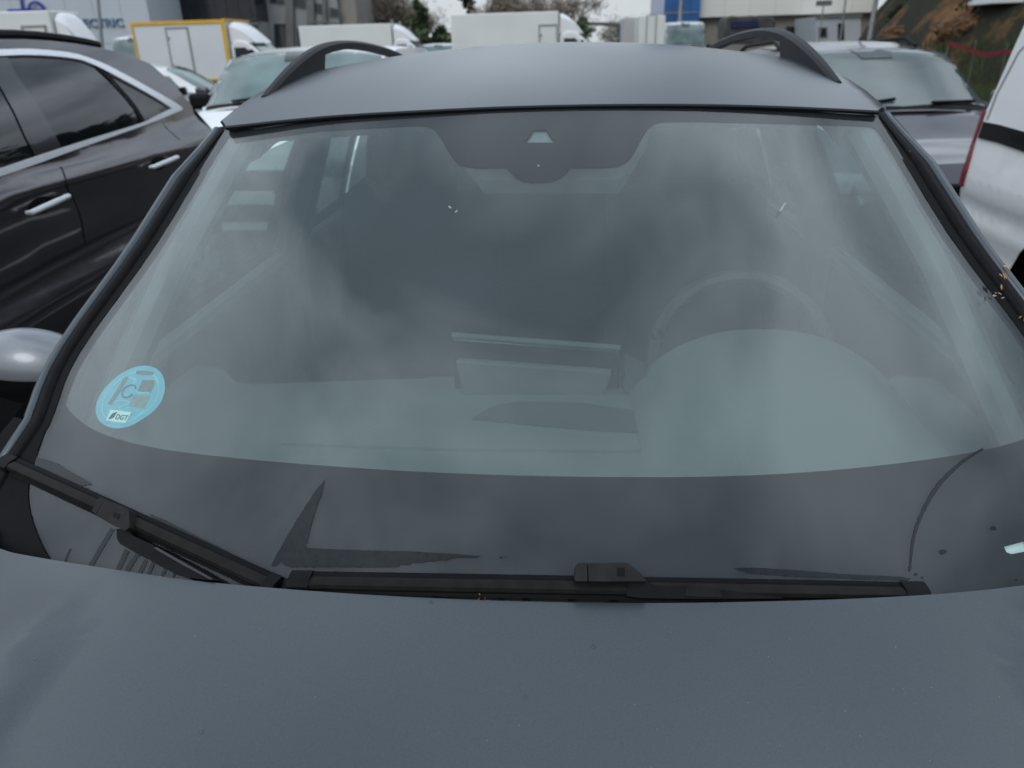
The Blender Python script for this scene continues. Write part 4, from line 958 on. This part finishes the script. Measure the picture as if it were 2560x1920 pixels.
# nose and tail
def nose(u, v):
    x = u*.90; return Vector((x, -.46-.16*math.sin(v*math.pi*.75)+.22*abs(u)**3, .28+.62*v-.03*u*u))
grid('front_bumper', nose, lins(-1, 1, 25), lins(0, 1, 13), GREY_PAINT, car)
box('grille', (0, -.63, .62), (.9, .05, .22), BLACK_TRIM, car, bev=.02)
box('number_plate', (0, -.665, .50), (.52, .01, .11), WHITE, car, bev=.003)
for s in (-1, 1): box('headlight', (s*.66, -.50, .76), (.36, .12, .12), LAMP, car, bev=.03, rot=Matrix.Rotation(-s*.35, 3, 'Z'))
def tail(u, v):
    z = .30+1.18*v; return Vector((u*(.90-.24*max(v-.6, 0)/.4*1.0), 3.72-.10*abs(u)**3-.44*max(v-.58, 0), z))
grid('tailgate', tail, lins(-1, 1, 21), lins(0, 1, 15), GREY_PAINT, car)
prism('rear_window', [(-.58, 1.06), (.58, 1.06), (.50, 1.40), (-.50, 1.40)], 1, 3.62, 3.64, PRIVACY, car)
for s in (-1, 1): box('rear_light', (s*.76, 3.745, .92), (.24, .05, .15), RED, car, bev=.02)
# roof rails
for s in (-1, 1):
    ys = lins(0, 1, 40); path = [(1.66, 0), (1.80, .025), (1.98, .050), (2.15, .064), (2.32, .069), (2.6, .067), (3.0, .058), (3.25, .04), (3.38, .0)]
    path = catmull(path, 6)
    bm = bmesh.new(); rg = []
    for y, h in path:
        z0 = roofz(.565, y); xx = s*(.578-.25*h)
        t = .010+.004*sst((y-1.66)/.3)
        solid = y < 2.03 or y > 3.16
        zb = z0-.02+.0 if solid else z0+h-.022
        pr = [(xx+t*s, zb), (xx+t*s, z0+h-.006), (xx+t*.5*s, z0+h), (xx-t*.5*s, z0+h), (xx-t*s, z0+h-.006), (xx-t*s, zb)]
        rg.append([bm.verts.new((a, y, b)) for a, b in pr])
    for i in range(len(rg)-1):
        for k in range(6): bm.faces.new((rg[i][k], rg[i][(k+1) % 6], rg[i+1][(k+1) % 6], rg[i+1][k]))
    bm.faces.new(rg[0]); bm.faces.new(rg[-1])
    finish(bm, 'roof_rail', mat('rail_black_satin', (.008, .008, .011),   .5, .0, .0, spec=.3, noise=(50, .1, 3)) if s < 0 else bpy.data.materials['rail_black_satin'], car, angle=35)
# door mirrors
for s in (-1, 1):
    def mir(u, v, s=s):
        a = 2*math.pi*u; c, d = math.cos(a), math.sin(a)
        k = math.sin(math.pi*min(max(v, .0), 1))**.45
        return Vector((s*(.90+.26*v)+0*c, 1.36+.075*k*c*(1-.2*v), 1.035+.02*v+.085*k*d*(1-.25*v)))
    grid('door_mirror', mir, [i/24 for i in range(24)], lins(0, 1, 13), MIRC, car, closeu=True)
    def mirb(u, v, s=s):
        a = math.pi+math.pi*u; c, d = math.cos(a), math.sin(a)
        k = math.sin(math.pi*v)**.45
        return Vector((s*(.90+.26*v), 1.36+.079*k*c*(1-.2*v), 1.030+.02*v+.089*k*d*(1-.25*v)))
    grid('mirror_lower_shell', mirb, lins(0, 1, 13), lins(.02, .98, 13), BLACK_TRIM, car)

# wipers
def wiper(px, conn, arm, capw=None):
    Sh = off(glass, .012)
    a, b = trace(Sh, [px[0], px[1]], 0, .1)
    N_ = 28; uv = trace(Sh, [(px[0][0]+(px[1][0]-px[0][0])*i/(N_-1), px[0][1]+(px[1][1]-px[0][1])*i/(N_-1)) for i in range(N_)], a[0], a[1])
    def at(q):
        q = min(max(q, -.01), 1.01)*(N_-1); i = min(max(int(math.floor(q)), 0), N_-2); f = q-i
        return uv[i][0]*(1-f)+uv[i+1][0]*f, uv[i][1]*(1-f)+uv[i+1][1]*f
    def sweep(name, i0, i1, prof, m, par, e0=0, e1=0):
        bm = bmesh.new(); rg = []
        seq = [i0+(i1-i0)*k/(max(2, int((i1-i0)*N_))-1) for k in range(max(2, int((i1-i0)*N_)))]
        for k, q in enumerate(seq):
            u, v = at(q)
            p, n = glass(u, v), None; e = 1e-3
            n = (glass(u+e, v)-p).cross(glass(u, v+e)-p).normalized()
            t = (glass(*at(q+.01))-glass(*at(q-.01))).normalized(); s_ = n.cross(t)
            sca = 1
            rg.append([bm.verts.new(p+s_*x*sca+n*z) for x, z in prof])
        m_ = len(prof)
        for k in range(len(rg)-1):
            for j in range(m_): bm.faces.new((rg[k][j], rg[k][(j+1) % m_], rg[k+1][(j+1) % m_], rg[k+1][j]))
        bm.faces.new(rg[0]); bm.faces.new(rg[-1])
        return finish(bm, name, m, par, angle=30)
    W = sweep('wiper', .004, .996, [(-.0125, .004), (-.0135, .009), (-.006, .0105), (.009, .0105), (.013, .008), (.0125, .004)], RUBBER, car)
    sweep('wiper_rubber', .01, .99, [(-.003, .0004), (.003, .0004), (.003, .006), (-.003, .006)], RUBBER, W)
    sweep('wiper_spoiler', .03, .97, [(-.0095, .009), (-.0085, .0145), (-.0045, .0175), (.0005, .0165), (.0062, .0120), (.0066, .009)], WIPER, W)
    for e0, e1 in ((-.002, .032), (.965, 1.002)):
        sweep('wiper_end_cap', e0, e1, [(-.0135, .003), (-.0135, .012), (-.008, .0185), (.002, .0175), (.0095, .013), (.0135, .010), (.0135, .003)], BLACK_TRIM, W)
    for nm, pts, h, d, m in conn+arm:
        Sx = off(glass, h); q = trace(Sx, pts, *uv[14])
        o = patch(nm, [q], glass, h, m, W, (.05, .05), depth=d)
        mod = o.modifiers.new('b', 'BEVEL'); mod.width = .0012; mod.segments = 2; mod.limit_method = 'ANGLE'
    return W
wiper([(726, 1453), (2316, 1482)],
      [('wiper_connector', [(1470, 1408), (1567, 1407), (1600, 1432), (1617, 1453), (1472, 1453)], .025, .018, CONN),
       ('connector_cap', [(1437, 1420), (1440, 1412), (1450, 1407), (1468, 1407), (1469, 1453), (1440, 1453), (1436, 1447)], .0242, .018, CONN),
       ('release_button', [(1543, 1419), (1562, 1419), (1562, 1440), (1543, 1440)], .0256, .002, BLACK_TRIM)],
      [('connector_base', [(1437, 1450), (1608, 1450), (1610, 1482), (1560, 1485), (1450, 1484), (1437, 1476)], .0165, .012, RUBBER),
       ('wiper_arm', [(1596, 1448), (1602, 1436), (1622, 1456), (1640, 1464), (1716, 1465), (1800, 1474), (1880, 1484), (1950, 1492), (1960, 1496), (1850, 1497), (1720, 1497), (1600, 1495), (1566, 1490), (1570, 1460)], .0175, .010, BLACK_TRIM),
       ('arm_joint', [(1716, 1463), (1800, 1471), (1805, 1494), (1712, 1490)], .0185, .006, WIPER)])
wiper([(6, 1152), (688, 1466)],
      [('wiper_connector', [(262, 1249), (300, 1262), (322, 1277), (324, 1318), (312, 1327), (270, 1306), (239, 1287)], .025, .018, CONN),
       ('connector_cap', [(236, 1262), (243, 1248), (252, 1243), (262, 1248), (239, 1284), (230, 1278)], .0242, .018, CONN),
       ('release_button', [(286, 1279), (300, 1285), (295, 1298), (281, 1291)], .0256, .002, BLACK_TRIM)],
      [('wiper_arm', [(291, 1322), (318, 1322), (330, 1338), (382, 1362), (470, 1408), (548, 1452), (520, 1450), (466, 1444), (440, 1436), (380, 1404), (300, 1360), (292, 1345)], .020, .012, BLACK_TRIM),
       ('arm_rod', [(384, 1370), (392, 1368), (470, 1412), (534, 1448), (524, 1448), (460, 1414)], .0225, .005, mat('gloss_black_rod', (.03, .03, .032), .18, noise=(60, .1, 2)))])

# streaks where the wipers cleaned the dusty glass
def zz(l, s, ox, oy): return [(ox+x/s, oy+y/s) for x, y in l]
st = [
 zz([(515, 160), (480, 290), (450, 360), (405, 520), (372, 655), (357, 665), (372, 695), (600, 706), (900, 716), (1180, 722), (1480, 738), (1750, 760), (1700, 775), (1560, 775), (1500, 782), (1480, 798), (1430, 795), (1380, 802), (1330, 800), (1280, 815), (1200, 812), (1180, 832), (1110, 826), (1090, 848), (900, 850), (600, 848), (250, 848), (195, 838), (165, 800), (130, 838), (90, 838), (110, 790), (160, 700), (200, 630), (270, 510), (340, 395), (440, 240)], 3.16, 650, 1150),
 zz([(245, 720), (400, 770), (640, 915), (560, 930), (545, 945), (500, 905), (470, 915), (240, 790)], 2.766, 0, 880),
 zz([(1030, 1115), (1150, 1165), (1500, 1340), (1875, 1530), (1872, 1575), (1500, 1400), (1180, 1245), (1080, 1185)], 2.766, 0, 880),
 [(1832, 1420), (1879, 1419), (2000, 1426), (2120, 1436), (2240, 1441), (2275, 1446), (2270, 1452), (2140, 1448), (2000, 1443), (1872, 1434)],
]
arcp = zz([(1500, 370), (1420, 415), (1330, 480), (1200, 600), (1100, 740), (1020, 900), (975, 1050), (955, 1200), (945, 1290)], 3.017, 1960, 1000)
st.append(ribbon(arcp, lambda t: 3+7*math.sin(math.pi*min(1, t*.9+.1))+(4 if t > .93 else 0)))
for x0, y0, x1, y1, wd in ((177, 1372, 163, 1404, 5), (282, 1322, 226, 1418, 11), (318, 1375, 293, 1428, 12), (347, 1382, 316, 1432, 11), (366, 1400, 348, 1436, 10), (387, 1400, 370, 1440, 9), (416, 1422, 405, 1445, 7), (438, 1430, 432, 1450, 5),
                           (1092, 1468, 1086, 1500, 18), (1170, 1472, 1166, 1490, 22), (1258, 1470, 1253, 1506, 10), (1324, 1470, 1315, 1510, 20), (1424, 1476, 1430, 1508, 19), (1528, 1490, 1536, 1510, 20)):
    st.append(ribbon([(x0, y0), ((x0+x1)/2+random.uniform(-2, 2), (y0+y1)/2), (x1, y1)], wd))
for cx_, cy_, r in ((2483, 1321, 7), (2357, 1380, 8), (1252, 1394, 3), (1264, 1391, 2), (2290, 1436, 4), (2305, 1444, 3), (2540, 1450, 3), (2363, 1485, 4)):
    st.append([(cx_+r*1.2*math.cos(a)*random.uniform(.8, 1.2), cy_+r*.8*math.sin(a)*random.uniform(.8, 1.2)) for a in [2*math.pi*i/9 for i in range(9)]])
GLINT = mat('pale_painted_glint', (.32, .35, .36), .6, noise=(400, .1, 2))  # tiny glints on the windscreen, painted as pale diffuse patches
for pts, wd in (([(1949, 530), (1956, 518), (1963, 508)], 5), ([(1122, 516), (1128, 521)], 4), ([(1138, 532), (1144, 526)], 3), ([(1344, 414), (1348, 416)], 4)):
    patch('painted_glint', [trace(glass, ribbon(pts, wd), (pts[0][0]-1380)/1200, .6)], glass, .0006, GLINT, car, (.1, .1))
for pts in st:
    u0, v0 = onS(glass, pts[0][0], pts[0][1], (pts[0][0]-1380)/1500, .1)
    patch('wiped_streak', [trace(glass, pts, u0, v0)], glass, .0006, CLEAN, car, (.08, .08))

# blue round sticker behind the glass
Z4 = lambda l: zz(l, 7.54, 200, 880)
Ss = off(glass, -.0075)
def sp(name, loops, h, m, par, st=(.03, .03)):
    S2 = off(glass, h); return patch(name, [trace(S2, l, -.75, .3) for l in loops], glass, h, m, par, st)
ell = Z4([(1200, 258), (1350, 275), (1480, 345), (1570, 470), (1600, 620), (1580, 800), (1500, 980), (1370, 1130), (1200, 1250), (1000, 1370), (820, 1425), (640, 1435), (480, 1385), (360, 1290), (300, 1150), (310, 980), (370, 830), (480, 670), (640, 510), (800, 390), (1000, 295)])
ell = catmull(ell, 3, closed=True)
stk = sp('environmental_sticker', [ell], -.0075, STICK, car)
cxy = (sum(p[0] for p in ell)/len(ell), sum(p[1] for p in ell)/len(ell))
def scl(l, k): return [(cxy[0]+(x-cxy[0])*k, cxy[1]+(y-cxy[1])*k) for x, y in l]
sp('sticker_ring', [scl(ell, .84), scl(ell, .80)], -.0071, STICK2, stk)
sp('sticker_window', [Z4([(830, 470), (905, 480), (760, 740), (590, 990), (520, 975), (640, 790), (760, 600)])], -.0068, STICKG, stk)
sp('sticker_window', [Z4([(1065, 350), (1230, 355), (1400, 372), (1375, 432), (1230, 430), (1050, 412)])], -.0068, STICKG, stk)
sp('sticker_window', [Z4([(1175, 525), (1410, 530), (1380, 650), (1320, 755), (1085, 735), (1130, 640)])], -.0068, STICKG, stk)
sp('sticker_panel', [Z4([(1010, 815), (1310, 830), (1260, 950), (1200, 1060), (925, 1020), (970, 910)])], -.0068, mat('faded_sticker_panel', (.27, .27, .25), .6, noise=(150, .2, 3)), stk)
sp('sticker_letter', [ribbon(Z4([(1040, 700), (1040, 650), (990, 622), (900, 640), (830, 690), (790, 770), (810, 840), (870, 855), (940, 835), (985, 785)]), 3.6)], -.0066, STICKD, stk)
sp('sticker_swirl', [ribbon(Z4([(650, 940), (780, 910), (930, 960), (740, 1050), (900, 1180), (1030, 1240), (1200, 1110)]), 3.0)], -.0069, STICK2, stk)
sp('sticker_swirl', [ribbon(Z4([(930, 470), (1060, 540), (1010, 590), (1090, 760), (1300, 770)]), 5.0)], -.0069, STICK2, stk)
lab = sp('sticker_label', [Z4([(575, 1085), (970, 1135), (860, 1340), (490, 1290)])], -.0064, STICKW, stk)
sp('label_emblem', [Z4([(650, 1140), (710, 1130), (660, 1190), (640, 1230), (575, 1262), (530, 1262), (560, 1225), (600, 1165)])], -.0060, STICKD, stk)
me = textmesh('DGT', 1.0, bold=.008)
xs = [v.co.x for v in me.vertices]; wx = max(xs)-min(xs)
o4, ex, ey = Vector((660, 1262)), Vector((215, 25)), Vector((45, -95))
for v in me.vertices:
    q = o4+ex*((v.co.x-min(xs))/wx)+ey*(v.co.y/.73); px_, py_ = 200+q.x/7.54, 880+q.y/7.54
    S2 = off(glass, -.0058); v.co = S2(*onS(S2, px_, py_, -.75, .3))
link('sticker_lettering', me, STICKD, stk)

# ------------------------------------------------------------------ interior
dashS = lambda u, v: Vector((u, v, 1.012-.03*u*u-.16*max(v-1.22, 0)**2-.12*max(.95-v, 0)))
dtop = lambda l: [onS(dashS, x, y, (x-1380)/1500, 1.2) for x, y in l]
far = dtop([(300, 930), (400, 921), (545, 921), (565, 930), (590, 955), (640, 961), (800, 955), (1000, 948), (1135, 941), (1400, 955), (1610, 975)])
far_r = dtop([(2200, 965), (2235, 940), (2395, 936), (2440, 950)])
far = [(-.765, far[0][1]+.02)]+[p for p in far if p[0] > -.755]+[(.30, 1.26), (.60, 1.28)]+[p for p in far_r if p[0] < .755]+[(.765, far_r[-1][1])]
dl = far+[(.745, 1.06), (.66, .95), (.46, .84), (0, .77), (-.46, .84), (-.66, .95), (-.745, 1.06)]
patch('dashboard', [dl], dashS, 0, DASH, car, (.08, .08), depth=.30)
sp2 = lambda name, pts, h, m: patch(name, [dtop(pts)], dashS, h, m, car, (.08, .08), depth=.004)
sp2('dash_storage_tray', [(1180, 1050), (1230, 1020), (1290, 1007), (1450, 1010), (1590, 1030), (1620, 1085), (1480, 1078), (1300, 1062)], .003, DASH2)
sp2('defroster_vent', [(700, 1108), (1100, 1122), (1500, 1127), (1900, 1118), (1900, 1124), (1500, 1133), (1100, 1128), (700, 1114)], .001, mat('vent_plastic', (.09, .093, .09), .8, noise=(90, .1, 3)))
# instrument cowl
def cowl(u, v):
    x = .40+.245*u; h = max(0, 1-abs(u)**2.4)**.75
    y = 1.36-.48*v; z = 1.0+(.115*h)*(1-v)**.8+.006*v
    return Vector((x, y-.05*u*u*(1-v), z))
grid('instrument_cowl', cowl, lins(-1, 1, 33), lins(0, 1, 14), DASH, car)
cen = Vector((.415, 1.55, .972)); axis = Vector((0, -.42, .9)).normalized(); a1 = Vector((1, 0, 0)); a2 = axis.cross(a1)
pts = [cen+(a1*math.cos(a)+a2*math.sin(a))*.185+Vector((0, 0, .0)) for a in [2*math.pi*i/48 for i in range(49)]]
tilt = Matrix.Rotation(R(-34), 3, 'X')
def whp(a, r): return cen+Vector((r*math.cos(a), -.33*r*math.sin(a)*-1*1.0, .93*r*math.sin(a)))
sw = tube('steering_wheel', [whp(2*math.pi*i/48, .185) for i in range(49)], .0155, DASH2, car)
box('steering_hub', cen, (.15, .05, .12), DASH2, sw, bev=.02)
for a in (0, math.pi, -math.pi/2): tube('steering_spoke', [whp(a, .05), whp(a, .18)], .014, DASH2, sw)
# centre screen
p0, p1 = atY(1130, 838, 1.33), atY(1550, 870, 1.33)
tube('screen_top_edge', [p0, p1], .006, DASH, car)
zb = .99
prism('centre_screen', [(p0.x, p0.z-.004), (p1.x, p1.z-.004), (p1.x, zb), (p0.x, zb)], 1, 1.325, 1.35, SCREEN, car, bev=.004)
q0, q1 = atY(1140, 900, 1.30), atY(1530, 928, 1.30)
prism('screen_base', [(q0.x, q0.z), (q1.x, q1.z), (q1.x-.02, q1.z-.07), (q0.x+.01, q0.z-.07)], 1, 1.295, 1.315, CABIN, car, bev=.004)
prism('air_vent', [(p1.x+.01, p1.z-.01), (p1.x+.045, p1.z-.03), (p1.x+.03, zb), (p1.x+.005, zb)], 1, 1.30, 1.33, DASH2, car)
# cabin
for s in (-1, 1):
    prism('door_trim', [(1.15, .45), (3.4, .45), (3.4, 1.0), (1.35, 1.03), (1.15, .97)], 0, s*.80, s*.84, CABIN, car, bev=.01)
    tube('door_sill_rail', [(s*.80, 1.25, 1.03), (s*.80, 2.2, 1.045), (s*.77, 3.3, 1.05)], .022, LINER, car)
    tube('pillar_lining', [(s*.725, 1.08, 1.03), (s*.65, 1.27, 1.25), (s*.575, 1.50, 1.445)], .028, CABIN, car)
    tube('middle_pillar_lining', [(s*.80, 2.24, .5), (s*.79, 2.24, 1.05), (s*.66, 2.22, 1.40)], .05, CABIN, car)
    tube('roof_edge_lining', [(s*.575, 1.50, 1.445), (s*.63, 2.0, 1.49), (s*.63, 3.0, 1.46), (s*.62, 3.4, 1.36)], .04, LINER, car)
    tube('rear_pillar_lining', [(s*.76, 3.50, .75), (s*.72, 3.45, 1.05), (s*.60, 3.36, 1.40)], .10, CABIN, car)
    tube('grab_handle', [(s*.60, 1.85, 1.47), (s*.585, 1.9, 1.43), (s*.585, 2.05, 1.43), (s*.60, 2.1, 1.47)], .010, LINER, car)
    # front seats
    x = s*.40
    seat = box('front_seat', (x, 2.02, .60), (.50, .52, .16), SEAT, car, bev=.05, seg=3)
    box('seat_back', (x, 2.28, .92), (.47, .13, .62), SEAT, seat, bev=.06, seg=4, rot=Matrix.Rotation(R(-14), 3, 'X'))
    box('headrest', (x, 2.36, 1.29), (.26, .10, .17), SEAT, seat, bev=.04, seg=4, rot=Matrix.Rotation(R(-8), 3, 'X'))
    for d in (-.05, .05): tube('headrest_post', [(x+d, 2.34, 1.18), (x+d, 2.36, 1.24)], .007, CHROME, seat)
    prism('sun_visor', [(s*.12, 1.475), (s*.50, 1.458), (s*.50, 1.448), (s*.12, 1.465)], 1, 1.50, 1.64, CABIN, car)
rs = box('rear_seat', (0, 3.0, .60), (1.30, .5, .16), SEAT, car, bev=.05)
box('seat_back', (0, 3.25, .92), (1.30, .14, .60), SEAT, rs, bev=.06, rot=Matrix.Rotation(R(-16), 3, 'X'))
for x in (-.42, 0, .42): box('headrest', (x, 3.32, 1.24), (.26, .09, .14), SEAT, rs, bev=.035, seg=3)
patch('headliner', [[(-.62, 1.56), (0, 1.46), (.62, 1.56), (.64, 3.3), (-.64, 3.3)]], lambda u, v: Vector((u, v, roofz(u, v)-.035)), 0, LINER, car, (.1, .15), depth=.01)
box('boot_trim', (0, 3.55, .78), (1.5, .05, .55), CABIN, car)
box('floor_pan', (0, 1.7, .28), (1.6, 3.2, .04), CABIN, car)
box('firewall', (0, .88, .6), (1.6, .04, .64), CABIN, car)
tube('mirror_stalk', [(0.0, 1.385, 1.455), (0.0, 1.42, 1.43)], .012, CABIN, car)
box('inner_mirror', (0.0, 1.45, 1.405), (.24, .03, .06), CABIN, car, bev=.02, seg=3)

# leaves and drops lying on the car
def leafmesh(n, sz, seed):
    rr = random.Random(seed); bm = bmesh.new()
    for _ in range(n):
        c = Vector((rr.gauss(0, sz*.6), rr.gauss(0, sz*.6), rr.uniform(0, sz*.3))); a = rr.uniform(0, 6.28); L = sz*rr.uniform(.5, 1.0); Wd = L*rr.uniform(.2, .45)
        d = Vector((math.cos(a), math.sin(a), rr.uniform(-.1, .4))); e = Vector((-math.sin(a), math.cos(a), rr.uniform(-.3, .3)))
        P = [c-d*L/2, c-d*L*.1+e*Wd/2, c+d*L*.25+e*Wd*.35, c+d*L/2, c+d*L*.2-e*Wd*.4, c-d*L*.15-e*Wd*.5]
        mid = bm.verts.new(c+Vector((0, 0, L*.08))); vs = [bm.verts.new(p) for p in P]
        for i in range(6): bm.faces.new((mid, vs[i], vs[(i+1) % 6]))
    return bm
for (px, py, h, sz, n, m, lb) in ((2510, 694, .014, .017, 5, LEAF, 'curled orange leaf caught on the black strip beside the windscreen'),
                                 (2275, 376, .012, .004, 2, LEAF2, 'tiny brown leaf scrap high on the pillar strip'),
                                 (2490, 735, .003, .010, 4, mat('bleached_leaf', (.40, .34, .26), .8, noise=(300, .3, 3)), 'bleached leaf bits on the glass edge below the orange leaf'),
                                 (2550, 792, .004, .010, 3, LEAF2, 'reddish leaf scrap lowest on the glass edge')):
    S2 = off(glass, h); p = S2(*onS(S2, px, py, .9, .6))
    o = finish(leafmesh(n, sz, int(px)), 'leaf', m, None, smooth=False); o.location = p; o.rotation_euler = (R(35), .3, .2)
    tag(o, lb, 'leaf', 'dead leaves on the car')
S2 = off(glass, .004)
for px, py, m, lb in ((1200, 1487, mat('red_leaf', (.45, .10, .05), .7, noise=(300, .3, 3)), 'small red leaf scrap at the foot of the windscreen under the wiper'), (1222, 1496, LEAF, 'pale orange leaf scrap beside the red one under the wiper'), (1182, 1495, LEAF2, 'dark twig scrap left of the red leaf under the wiper')):
    o = finish(leafmesh(2, .009, int(px)), 'leaf', m, None, smooth=False); o.location = S2(*onS(S2, px, py, 0, .05)); o.rotation_euler = (R(40), 0, .5)
    tag(o, lb, 'leaf', 'dead leaves on the car')
DROP = glassmat('water', (.8, .85, .9), ior=1.33)
for px, py, r, lb in ((1078, 1506, .0028, 'water drop at the bonnet edge below the long wiper'), (1484, 1617, .0028, 'water drop on the bonnet right of centre'), (1313, 1744, .0024, 'water drop low on the middle of the bonnet'), (505, 1830, .0024, 'water drop low on the left of the bonnet'), (1792, 1509, .0018, 'tiny water drop on the bonnet edge under the wiper arm'), (1670, 1585, .0013, 'tiny bright water drop on the bonnet under the wiper arm')):
    u, v = onS(hoodS, px, py, 0, .6); p = hoodS(u, v)
    bm = bmesh.new(); bmesh.ops.create_uvsphere(bm, u_segments=16, v_segments=8, radius=r); bmesh.ops.scale(bm, vec=(1, 1, .55), verts=bm.verts)
    o = finish(bm, 'water_drop', DROP); o.location = p+Vector((0, 0, r*.1)); tag(o, lb, 'water drop', 'water drops on the bonnet')

rr = random.Random(21); sb = bmesh.new()
for _ in range(90):
    x, y = rr.uniform(-.6, .6), rr.uniform(.36, .66); z = hoodz(x, y); r = rr.uniform(.0002, .0007)
    v = bmesh.ops.create_icosphere(sb, subdivisions=1, radius=r)['verts']; bmesh.ops.translate(sb, vec=(x, y, z), verts=v)
tag(finish(sb, 'dust_specks', mat('pale_dust', (.25, .26, .26), .9, noise=(900, .3, 2)), smooth=False), 'fine pale dust specks scattered over the bonnet', 'dust', kind='stuff')
